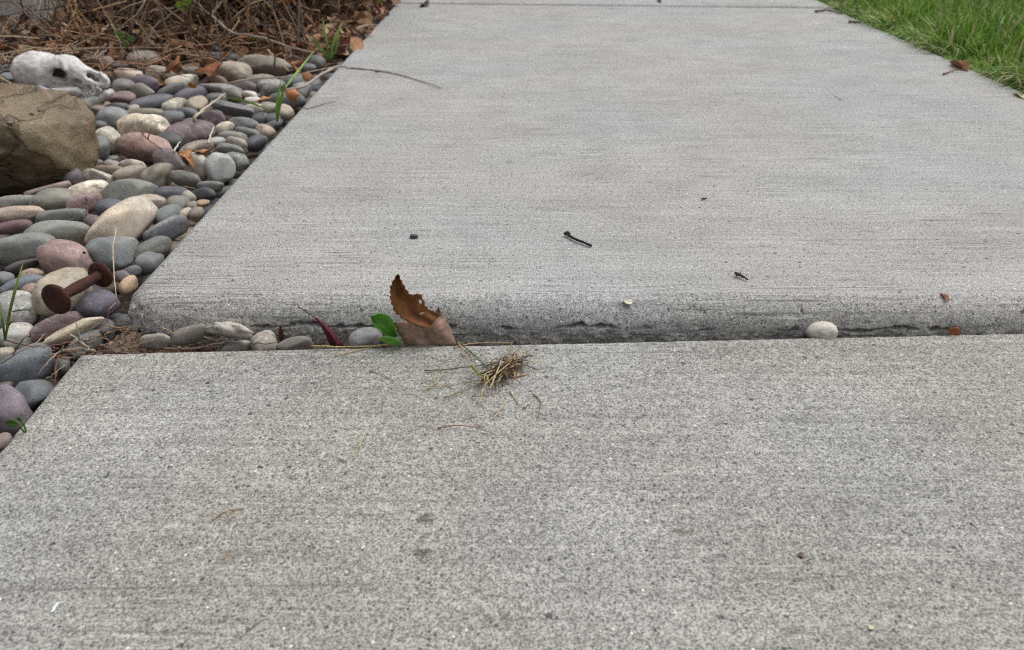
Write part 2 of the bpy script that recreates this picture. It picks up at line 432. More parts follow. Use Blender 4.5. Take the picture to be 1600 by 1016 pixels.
# ------------------------------------------------------------------ the ground and the walk
gv = [(-900, -900, -.085), (900, -900, -.085), (900, 900, -.085), (-900, 900, -.085)]
tag(mesh_obj('ground', gv, [(0, 1, 2, 3)], M['soil'], smooth=False), 'dark soil ground under stones and lawn', 'ground', kind='structure')

R_ = .029
XL, XR = P(185, 470)[0], .888
Y0 = P(800, 455)[1] - R_            # foot of the rounded front edge of the raised slab
YF_L, YF_R = P(640, 6)[1], P(1265, 13)[1]
def yfar(x):
    a, b = P(640, 6), P(1265, 13); return a[1] + (x - a[0]) * (b[1] - a[1]) / (b[0] - a[0])
CR = [(395, 462, 1.0), (466, 590, .8), (600, 640, .5), (680, 712, .5), (785, 806, .9), (866, 962, 1.0), (1000, 1018, .4), (1088, 1112, .7), (1212, 1248, .6), (1303, 1432, 1.0), (1448, 1486, .8)]
CRX = [(P(a, 503, -.02)[0], P(b, 503, -.02)[0], s) for a, b, s in CR]
def crack(x):
    r = np.zeros_like(x)
    for a, b, s in CRX: r = np.maximum(r, s * ss(a - .003, a + .006, x) * (1 - ss(b - .006, b + .003, x)))
    return r
def far_slab():
    xs = np.concatenate([XL + np.array([0, .0006, .0014, .0024, .004, .006, .0085]), np.arange(XL + .011, XR - .004, .0012), [XR - .003, XR]])
    th = np.linspace(0, math.pi / 2, 44)
    dedge = R_ * (1 - np.cos(th))                       # distance behind the front plane, rounded edge
    zedge = -.0285 * (1 - np.sin(th))
    ys_t = np.concatenate([[.03, .05, .08, .12, .18, .25], np.arange(.35, 1.7, .1)])
    X = xs; rows = []
    sx = (X - XL)
    # the corner at the gravel is broken away
    chip = np.exp(-(np.maximum(sx, 0) / .018) ** 2)
    lip = -.0215 - .0025 * fbm(np.stack([X * 60, X * 0, X * 0], -1), 3, 3) - .004 * np.exp(-((X - P(250, 500)[0]) / .05) ** 2)
    cr = crack(X)
    # underside rows, from the soil up to the lip
    nb = 64
    zc = -.0225 + .0022 * fbm(np.stack([X * 38, X * 0, X * 0 + 5], -1), 33, 3, .6) + .0008 * vnoise(np.stack([X * 330, X * 0, X * 0], -1), 34)
    wc = np.maximum(.0004, .0008 + .0012 * vnoise(np.stack([X * 120, X * 0 + 3, X * 0], -1), 35))
    def und(z):
        return cr * .016 * np.exp(-((z - zc) / wc) ** 2) + cr * .0012 * ss(0, -.005, z - zc)
    for k in range(nb):
        t = (k / (nb - 1)) ** .8                        # 0 foot .. 1 just below the lip
        z = -.07 + (-.0287 + .07) * t + 0 * X
        rec = .0020 * fbm(np.stack([X * 60, z * 80, X * 0 + 2], -1), 11, 4, .65) + .0010 * fbm(np.stack([X * 260, z * 260, X * 0], -1), 21, 2)
        rec = rec * ss(-.020, -.034, z) - .002 * (1 - t)
        rows.append((Y0 + rec + und(z), z))
    # lip and rounded edge
    for q, (d, z) in enumerate(zip(dedge, zedge)):
        zz = z + 0 * X
        rough = .0010 * fbm(np.stack([X * 90, X * 0 + z * 90, X * 0 + d * 90], -1), 41, 3) * (1 - q / 43.)
        rec = .0020 * fbm(np.stack([X * 60, zz * 80, X * 0 + 2], -1), 11, 4, .65) * float(ss(-.020, -.034, z))
        rows.append((Y0 + d + rough + rec + und(zz), zz - .5 * np.abs(rough)))
    for d in ys_t: rows.append((Y0 + R_ + d + 0 * X, 0 * X))
    ymax = yfar(X)
    V = []
    ny = len(rows)
    for j, (y, z) in enumerate(rows):
        y = np.minimum(y, ymax - .004) if j < ny - 1 else ymax - .003
        z = z.copy()
        # tooled left and right edges fall off with a small radius
        e = np.minimum(X - XL, XR - X); r = .0135
        drop = np.where(e < r, r - np.sqrt(np.maximum(r * r - (r - np.minimum(e, r)) ** 2, 0)), 0)
        if j >= nb: z = np.minimum(z, -drop * 1.0 + z * .5) if False else z - drop
        xx = X + 0
        if j < nb + 43:                                  # broken corner
            y = y + chip * (.012 + .006 * vnoise(np.stack([X * 200, z * 200, z * 0], -1), 51)) * (1 - ss(nb + 10, nb + 43, j))
            z = z - chip * .003 * (j >= nb)
        wob = .0009 * fbm(np.stack([y * 60, z * 60, y * 0], -1), 61, 3)
        xx = xx + np.where(X < XL + .001, wob, 0)
        V.append(np.stack([xx, y, z], -1))
    V = np.array(V); nx = len(xs)
    Fc = []
    for j in range(ny - 1):
        for i in range(nx - 1): Fc.append((j * nx + i, j * nx + i + 1, (j + 1) * nx + i + 1, (j + 1) * nx + i))
    verts = V.reshape(-1, 3).tolist()
    # sides go straight down
    for side, flip in ((0, True), (nx - 1, False)):
        base = len(verts)
        js = list(range(nb, ny))
        for j in js:
            x, y, z = V[j, side]; verts.append((x + (.002 if side == 0 else -.002), y, -.07))
        for k in range(len(js) - 1):
            q = (js[k] * nx + side, js[k + 1] * nx + side, base + k + 1, base + k)
            Fc.append(q[::-1] if flip else q)
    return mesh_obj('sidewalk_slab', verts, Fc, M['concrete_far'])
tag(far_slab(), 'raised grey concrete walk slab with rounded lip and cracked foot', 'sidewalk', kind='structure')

def plain_slab(name, poly, ztop, mat, r=.005, seg=.02):
    "bevelled slab over a quadrilateral (nl, nr, fr, fl) given in plan"
    nl, nr, fr, fl = [np.array(p[:2]) for p in poly]
    def br(n):
        e = np.array([0, .02, .08, .2, .4, .65, 1.0]) * r
        return e
    W = np.linalg.norm(nr - nl); D = np.linalg.norm(fl - nl)
    us = np.concatenate([br(0) / W, np.linspace(0, 1, max(4, int(W / seg)) + 1)[1:-1], 1 - br(0)[::-1] / W]); us.sort()
    vs = np.concatenate([br(0) / D, np.linspace(0, 1, max(4, int(D / seg)) + 1)[1:-1], 1 - br(0)[::-1] / D]); vs.sort()
    U, Vv = np.meshgrid(us, vs)
    pts = ((1 - U) * (1 - Vv))[..., None] * nl + (U * (1 - Vv))[..., None] * nr + (U * Vv)[..., None] * fr + ((1 - U) * Vv)[..., None] * fl
    e = np.minimum(np.minimum(U, 1 - U) * W, np.minimum(Vv, 1 - Vv) * D)
    drop = np.where(e < r, r - np.sqrt(np.maximum(r * r - (r - np.minimum(e, r)) ** 2, 0)), 0)
    z = ztop - drop
    q = np.concatenate([pts, z[..., None]], -1)
    border = e < 1e-9
    nz = fbm(np.stack([q[..., 0] * 70, q[..., 1] * 70, q[..., 0] * 0], -1), 71, 3)
    q[..., 1] += np.where(e < .0008, .0014 * nz, 0); q[..., 2] -= np.where(e < .003, np.abs(nz) * .0012, 0)
    ny, nx = U.shape; verts = q.reshape(-1, 3).tolist(); Fc = []
    for j in range(ny - 1):
        for i in range(nx - 1): Fc.append((j * nx + i, j * nx + i + 1, (j + 1) * nx + i + 1, (j + 1) * nx + i))
    ring = [i for i in range(nx)] + [j * nx + nx - 1 for j in range(1, ny)] + [(ny - 1) * nx + i for i in range(nx - 2, -1, -1)] + [j * nx for j in range(ny - 2, 0, -1)]
    b = len(verts)
    for k in ring: verts.append((verts[k][0], verts[k][1], ztop - .055))
    for k in range(len(ring)):
        k2 = (k + 1) % len(ring); Fc.append((ring[k2], ring[k], b + k, b + k2))
    return mesh_obj(name, verts, Fc, mat)
# near slab: back edge and left edge from the photograph
BL, BR_ = P(125, 551, ZN), P(1600, 518, ZN)
dirb = (BR_ - BL) / (BR_[0] - BL[0]); BRx = BL + dirb * (XR + .004 - BL[0])
L2 = P(2, 698, ZN); dl = (L2 - BL) / (L2[1] - BL[1]); NL = BL + dl * (-1.3 - BL[1])
tag(plain_slab('sidewalk_slab', [NL, (XR + .004, -1.3, 0), BRx, BL], ZN, M['concrete_near'], .0045, .0125), 'sunken grey concrete walk slab in the foreground, speckled and stained', 'sidewalk', kind='structure')
tag(plain_slab('sidewalk_slab', [(XL - .008, yfar(XL) + .007, 0), (XR, yfar(XR) + .007, 0), (XR, 4.2, 0), (XL - .008, 4.2, 0)], .003, M['concrete_next'], .011, .03), 'far concrete walk slab beyond the thin joint', 'sidewalk', kind='structure')
# soil packed in the joint
def soil_strip():
    xs = np.linspace(XL - .012, XR, 320); ys = np.linspace(BL[1] - .012, Y0 + .02, 10)
    Xg, Yg = np.meshgrid(xs, ys)
    Z = -.047 + .006 * fbm(np.stack([Xg * 45, Yg * 60, Xg * 0], -1), 81, 4) - .006 * ss(XL + .1, XL + .5, Xg)
    v = np.stack([Xg, Yg, Z], -1).reshape(-1, 3); nx = len(xs)
    f = [(j * nx + i, j * nx + i + 1, (j + 1) * nx + i + 1, (j + 1) * nx + i) for j in range(9) for i in range(nx - 1)]
    return mesh_obj('joint_soil', v, f, M['crumb'])
tag(soil_strip(), 'brown soil packed in the joint between slabs', 'soil', kind='structure')
# raised soil under the pebbles and the leaf litter
def bed_height(x, y):
    r = -.052 + .012 * ss(.62, .9, y) + .02 * ss(1.45, 2.0, y)
    return r + .09 * ss(1.75, 2.7, y) * ss(-.5, -.9, x)
def bed_soil():
    xs = np.linspace(-2.2, XL - .004, 70); ys = np.linspace(.15, 4.2, 130); Xg, Yg = np.meshgrid(xs, ys)
    Z = bed_height(Xg, Yg) + .006 * fbm(np.stack([Xg * 25, Yg * 25, Xg * 0], -1), 91, 3)
    v = np.stack([Xg, Yg, Z], -1).reshape(-1, 3); nx = len(xs)
    f = [(j * nx + i, j * nx + i + 1, (j + 1) * nx + i + 1, (j + 1) * nx + i) for j in range(len(ys) - 1) for i in range(nx - 1)]
    return mesh_obj('garden_bed', v, f, M['soil'])
tag(bed_soil(), 'dark soil of the garden bed left of the walk', 'soil', kind='structure')
# lawn sheet on the right
def lawn_sheet():
    xs = np.linspace(XR + .004, 3.2, 40); ys = np.linspace(-1.3, 5, 60); Xg, Yg = np.meshgrid(xs, ys)
    Z = -.022 + .006 * fbm(np.stack([Xg * 9, Yg * 9, Xg * 0], -1), 95, 3) + .015 * ss(XR, XR + .3, Xg)
    v = np.stack([Xg, Yg, Z], -1).reshape(-1, 3); nx = len(xs)
    f = [(j * nx + i, j * nx + i + 1, (j + 1) * nx + i + 1, (j + 1) * nx + i) for j in range(len(ys) - 1) for i in range(nx - 1)]
    return mesh_obj('lawn', v, f, M['thatch'])
tag(lawn_sheet(), 'thatchy soil of the lawn right of the walk', 'lawn', kind='structure')
# concrete wall corner, top left
def wall():
    c = P(76, 62, -.01); x1, y0 = c[0], c[1]
    bm = bmesh.new()
    x0, y1, z0, z1 = -2.6, y0 + .35, -.08, .62
    vs = [bm.verts.new(p) for p in ((x0, y0 - .12, z0), (x1, y0, z0), (x1 + .02, y1, z0), (x0, y1, z0), (x0, y0 - .12, z1), (x1, y0, z1), (x1 + .02, y1, z1), (x0, y1, z1))]
    for q in ((0, 1, 5, 4), (1, 2, 6, 5), (2, 3, 7, 6), (3, 0, 4, 7), (4, 5, 6, 7), (3, 2, 1, 0)): bm.faces.new([vs[i] for i in q])
    bmesh.ops.bevel(bm, geom=list(bm.edges), offset=.008, segments=3, affect='EDGES')
    me = bpy.data.meshes.new('wall'); bm.to_mesh(me); bm.free(); me.materials.append(M['concrete_wall'])
    o = bpy.data.objects.new('low_wall', me); COL.objects.link(o); return o
tag(wall(), 'grey cast concrete wall end behind the boulder and skull', 'wall')

# ------------------------------------------------------------------ pebbles
def ico(level):
    bm = bmesh.new(); bmesh.ops.create_icosphere(bm, subdivisions=level, radius=1.0)
    v = np.array([x.co[:] for x in bm.verts]); f = [tuple(q.index for q in p.verts) for p in bm.faces]; bm.free()
    return v / np.linalg.norm(v, axis=1)[:, None], f
ICO4, ICO3, ICO2 = ico(4), ico(3), ico(2)
def pebble_shape(base, seed, lump=.1, flat=.0):
    r = np.random.default_rng(seed); v = base.copy()
    e = 2.0 + r.uniform(.15, .75)                                    # a little boxier than an ellipsoid
    v = v / (np.sum(np.abs(v) ** e, axis=1) ** (1 / e))[:, None]
    n = fbm(v * 1.15 + r.uniform(-50, 50, 3), seed, 3, .42)
    v = v * (1 + lump * n)[:, None]
    v[:, 0] *= 1 + .16 * r.uniform(-1, 1) * v[:, 1]                   # egg shaped
    v[:, 1] *= 1 + .16 * r.uniform(-1, 1) * v[:, 0]
    if flat:
        for _ in range(3):
            d = r.normal(size=3); d /= np.linalg.norm(d); h = r.uniform(.62, .85); s = v @ d
            v -= np.where(s > h, (s - h) * .85, 0)[:, None] * d
    return v
def pebble_axes(cx, cy, w, h, ang, z, c_ratio=None, p=None, bmax=9):
    "an ellipsoid lying in the bed whose outline fills the given box of the photograph"
    if p is None: p = P(cx, cy, z)
    z = p[2]; k = ppm(p)
    a, b = .5 * w / k, .5 * h / k; t = math.radians(ang)
    dep = math.asin((CAM_H - z) / np.linalg.norm(p - CO)); s, c = math.sin(dep), math.cos(dep)
    u = np.array([math.cos(t), math.sin(t)]); q = np.array([-u[1], u[0]])
    S = a * a * np.outer(u, u) + b * b * np.outer(q, q)
    syy, sxx, sxy = S[1, 1], S[0, 0], S[0, 1]
    cc = min(math.sqrt(.88 * syy) / c, .78 * math.sqrt(a * b) if c_ratio is None else c_ratio * a)
    cc = max(cc, math.sqrt(.35 * syy) / c)
    bb = math.sqrt(max(syy - (cc * c) ** 2, 1e-9)) / s
    bb = min(bb, 1.15 * max(a, b), bmax)
    cc = math.sqrt(max(syy - (bb * s) ** 2, (.25 * bb) ** 2)) / c
    rho = sxy / s; lim = .72 * math.sqrt(sxx) * bb; rh = max(-lim, min(lim, rho)); tau = (sxy - rh * s) / c
    lim2 = .6 * math.sqrt(sxx) * cc; tau = max(-lim2, min(lim2, tau))
    g = np.array([[sxx, rh, tau], [rh, bb * bb, 0], [tau, 0, cc * cc]])
    wv, ev = np.linalg.eigh(g); wv = np.maximum(wv, (.3 * min(a, b)) ** 2)
    # ground frame at the pebble: x to the right of the sight line, y away, z up
    d = p - CO; d[2] = 0; d /= np.linalg.norm(d); x = np.array([d[1], -d[0], 0])
    Fm = np.stack([x, d, [0, 0, 1]], 1)
    return p, Fm @ ev, np.sqrt(wv)
def bed_z(cx, cy):
    return -.018 - .022 * float(ss(440, 560, cy)) + .012 * float(ss(150, 95, cy))
SEED = [100]
def pebble(cx, cy, w, h, ang, hx, style, label, dz=0.0, group='river pebbles beside the walk', name='river_pebble', flat=0, z=None, lump=.1, at=None, bmax=9):
    SEED[0] += 1
    zz = (bed_z(cx, cy) if z is None else z) + dz
    p, A, r = pebble_axes(cx, cy, w, h, ang, zz, None, at, bmax)
    base = ICO4 if w * h > 1500 else ICO3
    V = pebble_shape(base[0], SEED[0], lump * (2.2 if flat else 1.35), flat or SEED[0] % 3 == 0) * r
    o = mesh_obj(name, V @ A.T, base[1], M['peb_' + {'p': 'plain', 'm': 'mottled', 'v': 'veined'}[style]])
    o.location = Vector(p); c_ = np.array(lin(hx)); g_ = c_ @ [.3, .6, .1]; o.color = (*1.18 * (g_ + (c_ - g_) * .62) * np.array([1.03, 1.0, .96]), 1)
    return tag(o, label, 'pebble', group)

PEBBLES = [
 # behind and around the skull
 (226,94,50,29,0,'8c847b','v','grey brown rounded pebble just behind the skull snout'),
 (163,87,17,15,0,'a88d7d','p','tiny pink tan pebble above the skull forehead'),
 (169,99,19,19,0,'8f7b6e','p','small brown pebble touching the top of the skull snout'),
 (152,95,18,16,0,'5f6063','p','small dark grey pebble between skull forehead and twigs'),
 (187,102,24,13,0,'6f6068','p','small purple brown pebble just above the skull nose'),
 (201,118,40,22,-6,'b5a390','p','pinkish beige pebble directly right of the skull nose'),
 (250,116,42,22,-14,'a59c8c','p','beige grey pebble lying under the thin brown twig'),
 (285,127,51,21,0,'c4b9a2','p','smooth cream oval pebble below the rusty leaf scraps'),
 (193,135,33,22,0,'7c7c7d','p','mid grey pebble touching the skull lower jaw tip'),
 (227,131,36,24,-15,'6f6372','p','purple pebble between the cream oval and the skull jaw'),
 (223,142,37,24,-18,'8a857c','p','grey brown pebble lying against the purple pebble near the jaw'),
 (268,142,50,20,14,'5c6164','p','dark slate pebble below the smooth cream oval'),
 (300,149,56,25,10,'61586a','p','dark violet pebble right of the dark slate one near the jaw'),
 (192,155,42,24,0,'806569','p','dull red pebble directly under the skull lower jaw'),
 (237,161,67,21,4,'5e5d6a','p','long flat bluish purple pebble right of the dull red one'),
 (272,166,37,24,15,'938f80','m','pale speckled tan pebble above the dark round one'),
 (308,164,35,25,0,'a08f72','p','yellowish tan round pebble beside the pale bare stick'),
 (186,168,31,14,-8,'5b5b60','p','thin dark grey pebble below the dull red one'),
 (209,169,18,11,0,'a29d90','p','tiny pale pebble above the big cream one with dark marks'),
 (225,179,60,20,-6,'7d7768','p','flat khaki pebble behind the big cream one with dark marks'),
 (178,187,43,37,0,'7b8083','p','round mid grey pebble right of the boulder top'),
 (224,197,67,38,-8,'c0b49d','m','big cream pebble with dark marks above the large pink red one'),
 (270,186,33,28,0,'63686e','p','dark blue grey round pebble right of the big cream one'),
 (292,178,36,20,-10,'60656a','p','dark grey pebble partly hidden behind the blue grey round one'),
 (296,211,78,38,6,'6d5a60','v','large plum coloured pebble under the crossing pale sticks'),
 (335,186,43,27,-12,'64525b','v','dark plum pebble right of the pale bare stick'),
 (296,189,22,9,0,'6b5a5f','p','tiny flat plum pebble under the end of the pale stick'),
 (158,197,20,18,0,'5f646a','p','small dark grey pebble pressed against the boulder side'),
 (153,171,24,14,0,'8a7670','p','small pinkish pebble between skull jaw and boulder'),
 (168,218,38,37,-25,'aba591','m','pale pitted cream pebble between boulder and large pink red pebble'),
 (147,235,48,37,8,'6c6f72','p','dark grey rough pebble beneath the right flank of the boulder'),
 (225,234,84,45,-17,'a17d75','v','large smooth pink red pebble, the reddest of the big ones', .004),
 (200,216,30,14,-10,'7f5e58','p','small red brown pebble behind the large pink red one'),
 (263,222,36,26,-15,'4f5559','p','dark slate pebble at the right shoulder of the large pink red one'),
 (264,252,45,36,-25,'76696d','p','mauve pebble tucked against the lower right of the large pink red one', .003),
 (306,233,56,24,12,'857868','m','brown stone above the curled orange leaf'),
 (312,260,26,41,8,'b0aa9d','p','upright pale pebble left of the pale blue green egg shaped one', .003),
 (345,263,45,47,-12,'98a09d','p','pale blue green egg shaped pebble by the walk edge', .003),
 (247,277,52,38,32,'7d776a','p','flat olive grey pebble standing tilted below the mauve one', .003),
 (147,257,26,14,10,'8a8072','p','small brown stone under the boulder overhang'),
 (176,258,28,15,-22,'9c9c94','p','small light grey pebble under the pitted cream one'),
 (208,260,42,20,-16,'9d9690','m','pale grey and tan pebble below the large pink red one'),
 (168,268,46,20,-8,'80715f','p','flat brown pebble above the light grey long one'),
 (154,278,52,27,-16,'a19f95','m','light grey long pebble left of the brown stone with red underside'),
 (202,274,51,27,8,'8e8175','v','grey tan pebble with rusty red underside'),
 (115,279,32,32,-25,'685d69','p','purple pebble right under the boulder front edge'),
 (78,298,68,25,7,'8c7770','p','long rosy brown pebble below the boulder'),
 (82,316,59,36,-4,'7e7d73','p','olive grey pebble in front of the long rosy brown one'),
 (138,301,63,32,4,'b8ad9a','m','angular cream pebble between olive grey and green grey ones'),
 (203,303,80,46,-5,'7c8078','p','large dull green grey pebble behind the big tan one', .002),
 (134,317,58,27,8,'876a6c','v','reddish purple pebble in front of the angular cream one'),
 (173,327,43,33,-14,'54586a','p','dark navy pebble behind the big tan one', .002),
 (234,317,51,31,6,'9e8f80','p','warm tan pebble right above the big tan one'),
 (270,307,53,29,-6,'53525f','p','dark purple black pebble right of the large dull green grey one'),
 (293,309,24,20,-20,'8d8b82','p','small grey pebble wedged behind the purple black one'),
 (317,304,40,23,-14,'4c4f57','p','blackish pebble close to the walk edge below the speckled one'),
 (290,281,46,23,-22,'6b6a66','m','black and white speckled pebble below the orange leaf', .002),
 (328,292,40,19,-6,'6c6f6c','p','slim grey pebble against the walk below the pale blue green one'),
 (192,353,106,54,27,'b3a591','p','big smooth tan pebble with fine dark flecks, the largest tan one', .006),
 (278,319,36,27,10,'74756f','p','grey pebble right of the warm tan one by the walk'),
 (263,337,46,29,24,'65706f','p','blue green grey pebble right of the big smooth tan one'),
 (262,359,68,36,12,'62656d','m','dark blue black pebble with white streaks against the walk', .002),
 (291,334,22,17,32,'a89684','p','small tan pebble by the walk edge near the blue green grey one'),
 (307,335,26,22,25,'86796c','p','small brown pebble touching the walk edge'),
 (317,318,22,13,5,'a5835a','p','small orange tan pebble at the walk edge'),
 (300,322,16,14,0,'8f8878','p','tiny dull pebble beside the small orange tan one'),
 (22,317,66,22,-4,'83837d','p','flat light grey pebble at the left edge below the boulder'),
 (27,336,78,28,-5,'b09783','v','salmon tan pebble at the left edge'),
 (18,355,58,20,0,'6a4f55','p','maroon pebble under the salmon tan one'),
 (95,338,73,24,-3,'717673','p','slate green pebble behind the upright dark twig'),
 (92,366,100,43,-4,'83877f','p','large green grey oval pebble with a dark pit, left of the big tan one', .004),
 (28,389,102,48,-6,'747a73','p','large mossy grey oval pebble cut by the left edge', .005),
 (147,352,30,34,15,'6a5862','p','dark plum pebble squeezed left of the big smooth tan one'),
 (176,395,71,50,-6,'727a80','p','blue grey blunt pebble behind the pale upright straw', .006),
 (239,390,58,33,18,'666862','p','dark olive grey pebble against the walk right of the blue grey blunt one'),
 (233,411,40,32,15,'6c7074','p','round slate pebble against the walk above the small dark one'),
 (206,424,30,19,0,'606367','p','small dark slate pebble left of the round slate one at the walk'),
 (104,409,74,58,-38,'9a7a78','v','rosy red pebble with a white line behind the rusty bolt', .004),
 (100,458,82,66,22,'968c78','p','olive beige pebble under the rusty bolt', .004),
 (35,416,54,20,12,'4f4a4c','p','shadowed dark plum pebble beneath the large mossy grey one'),
 (5,436,28,22,-15,'6d7079','p','blue grey pebble cut by the left edge above the grass blade'),
 (36,448,68,28,4,'5f6b78','p','steel blue pebble behind the big pale grey one'),
 (51,430,36,20,0,'9c8470','p','tan pebble between the mossy grey and steel blue ones'),
 (54,458,36,32,-15,'8d7565','v','brown mottled pebble left of the bolt head', .003),
 (24,483,68,58,-8,'8a8c8b','m','big pale grey granite pebble left of the rusty bolt', .004),
 (27,527,48,42,0,'aaa8a2','m','white grey speckled pebble behind the green grass blade', .002),
 (92,511,88,37,6,'846b70','v','mauve streaked oval pebble below the bolt head', .004),
 (152,475,60,42,6,'5c5868','p','dark violet pebble right below the bolt shaft', .004),
 (190,432,26,20,-20,'6b5e64','p','purple pebble under the far end of the rusty bolt'),
 (201,446,34,24,48,'a88b66','p','orange tan pebble squeezed against the raised slab corner'),
 (131,400,16,18,0,'7d7a74','p','tiny grey pebble between rosy red and blue grey blunt ones'),
 (165,512,28,24,0,'655d63','p','shadowed mauve pebble at the corner of the raised slab'),
 (134,537,60,32,18,'6e7274','p','dark grey flat pebble below the pale wedge stone'),
 (40,571,92,54,12,'5c6771','p','big dark slate blue pebble at the left edge, below the white grey one', .004),
 (50,616,58,50,18,'636b74','p','slate blue pebble resting against the near slab edge', .002),
 (12,644,58,78,10,'7a6c7a','p','large mauve pebble at the left edge beside the near slab', .002),
 (6,602,26,18,0,'6d6864','p','small grey brown pebble between the slate blue and the mauve one'),
 (97,572,24,24,20,'5d6164','p','small dark grey pebble under the forked twigs'),
 (4,691,30,26,0,'7b7068','p','brown pebble at the bottom left beside the near slab'),
 (5,554,34,22,-10,'b0a48c','p','cream pebble behind the big dark slate blue one'),
 # right part of the bed, towards the leaf litter
 (343,91,66,20,-6,'595f64','p','dark grey flat pebble at the litter edge behind the tan round one'),
 (333,77,24,13,0,'565c62','p','small dark pebble among the dead leaves'),
 (364,113,50,32,-12,'a39887','p','round tan pebble left of the long sage brown one'),
 (415,104,82,32,-9,'8f8878','p','long sage brown pebble at the edge of the leaf litter'),
 (343,127,24,16,-30,'8a6c5c','p','small red brown pebble left of the mauve one in the litter'),
 (408,125,42,18,-4,'8c867a','p','grey tan pebble beneath the long sage brown one'),
 (383,137,42,24,-12,'73646a','p','dull mauve pebble below the round tan one'),
 (425,137,39,25,5,'858786','m','light grey speckled pebble right of the dull mauve one'),
 (462,128,36,24,0,'6a7177','p','blue grey pebble under the forked twig'),
 (470,141,34,25,12,'8f9493','p','pale blue grey pebble at the walk edge beneath the twig fork'),
 (483,107,21,15,0,'63686c','p','small dark grey pebble above the twig fork'),
 (495,97,25,20,-15,'737872','p','greenish grey pebble below the grass tuft'),
 (347,141,72,23,-16,'7e8080','p','long grey pebble right of the dark violet one'),
 (362,149,30,20,-30,'847e72','p','half hidden khaki pebble at the end of the long grey one'),
 (449,156,54,24,-6,'6b6e70','p','grey slate pebble at the walk edge under the orange leaf scrap'),
 (368,171,68,23,-17,'707275','p','long dark grey pebble below the arching grass blade'),
 (338,155,32,18,0,'5b5f66','p','dark blue pebble beside the top of the pale stick'),
 (391,149,23,13,-18,'c4beb2','p','small white cream pebble, upper one of three pale ones'),
 (395,159,25,14,-8,'c0bab0','p','white cream pebble, middle one of three pale ones'),
 (399,171,30,17,-14,'b8b1a4','p','pale cream pebble, lowest and largest of three pale ones'),
 (420,170,30,18,0,'958d7e','p','grey tan pebble left of the green grass stem'),
 (446,176,30,25,8,'ae9c86','v','tan cream pebble at the walk edge right of the grass stem'),
 (408,186,26,17,0,'5c5a66','p','small dark violet pebble left of the grass stem foot'),
 (427,186,24,18,0,'5d6064','p','small dark grey pebble at the grass stem foot'),
 (382,197,50,22,-12,'767c7e','p','sage grey pebble below the long dark grey one'),
 (387,209,36,19,-20,'737673','p','grey pebble between sage grey and tan round ones'),
 (415,206,27,23,-15,'a08e78','m','round tan speckled pebble at the walk edge'),
 (429,197,34,16,18,'585c60','p','dark slate pebble pressed to the walk behind the round tan one'),
 (351,201,28,20,15,'ac9f88','m','cream tan pebble under the thin red twig'),
 (401,223,37,24,18,'4d5460','p','dark blue black pebble at the walk edge below the round tan one'),
 (366,216,46,22,-10,'868780','p','flat grey pebble left of the dark blue black one'),
 (370,228,35,24,-35,'988c7c','p','tan pebble below the flat grey one'),
 (338,222,28,15,5,'9a9d99','p','light grey small pebble above the pale blue green egg shaped one'),
 (360,236,44,20,-20,'767a79','p','grey pebble behind the pale blue green egg shaped one'),
 (368,252,38,28,-22,'6e7472','m','dark mottled pebble between the pale egg shaped one and the walk'),
 (304,112,32,13,-6,'7f8383','p','flat grey pebble among the rusty leaf scraps'),
 (572,12,32,13,-4,'a98f8a','p','pinkish pebble at the far end of the bed by the walk'),
 (555,28,26,16,0,'8e857c','p','grey tan pebble below the pinkish far one'),
 (540,16,16,19,0,'a3917f','p','small tan pebble left of the pinkish far one'),
 (566,24,18,12,0,'77706c','p','small brown grey pebble under the pinkish far one'),
 (548,5,24,14,0,'8d8d89','p','grey pebble at the top edge near the walk'),
 (7,110,28,18,0,'5f6368','p','dark grey pebble left of the skull at the frame edge'),
 (12,121,26,14,0,'70767a','p','blue grey pebble between boulder top and skull'),
]
for q in PEBBLES: pebble(*q)

GAP = 'stones lodged in the joint between slabs'
GAPS = [
 (243,533,52,26,-14,'8f8b80','v','split stone with pale broken face beside the soil crumbs', -.030, 1),
 (302,522,68,28,6,'6f6a64','p','smooth brown grey stone at the foot of the raised slab', -.034, 0),
 (360,517,70,26,-22,'a39c8e','m','crusty pale angular stone leaning in the joint', -.026, 2),
 (370,543,48,18,3,'8d8c84','p','flat pale grey pebble peeping over the near slab', -.036, 0),
 (413,536,40,36,0,'8a857c','m','round speckled grey pebble in the joint', -.034, 0),
 (462,540,54,26,4,'7b766e','p','low brown grey pebble left of the maroon leaf', -.038, 0),
 (572,530,52,32,8,'77777a','p','grey pebble in the joint left of the green leaves', -.034, 0),
 (1285,521,46,36,6,'b3afa4','p','single pale cream pebble wedged in the joint at right', -.022, 1),
]
for cx, cy, w_, h_, an, hx, stl, lab, z, fl in GAPS:
    xx = P(cx, cy, -.03)[0]; yn = BL[1] + dirb[1] * (xx - BL[0])
    pebble(cx, cy, w_, h_, an, hx, stl, lab, 0, GAP, 'joint_pebble', fl, None, .16 if fl == 2 else .09, PY(cx, cy, .45 * yn + .55 * Y0 + .001), max(.46 * (Y0 - yn), .0095))
pebble(117,517,96,23,16,'b3a58a','p','pale tan wedge stone lying between mauve oval pebble and near slab', .0, 'river pebbles beside the walk', 'river_pebble', 2, -.024)

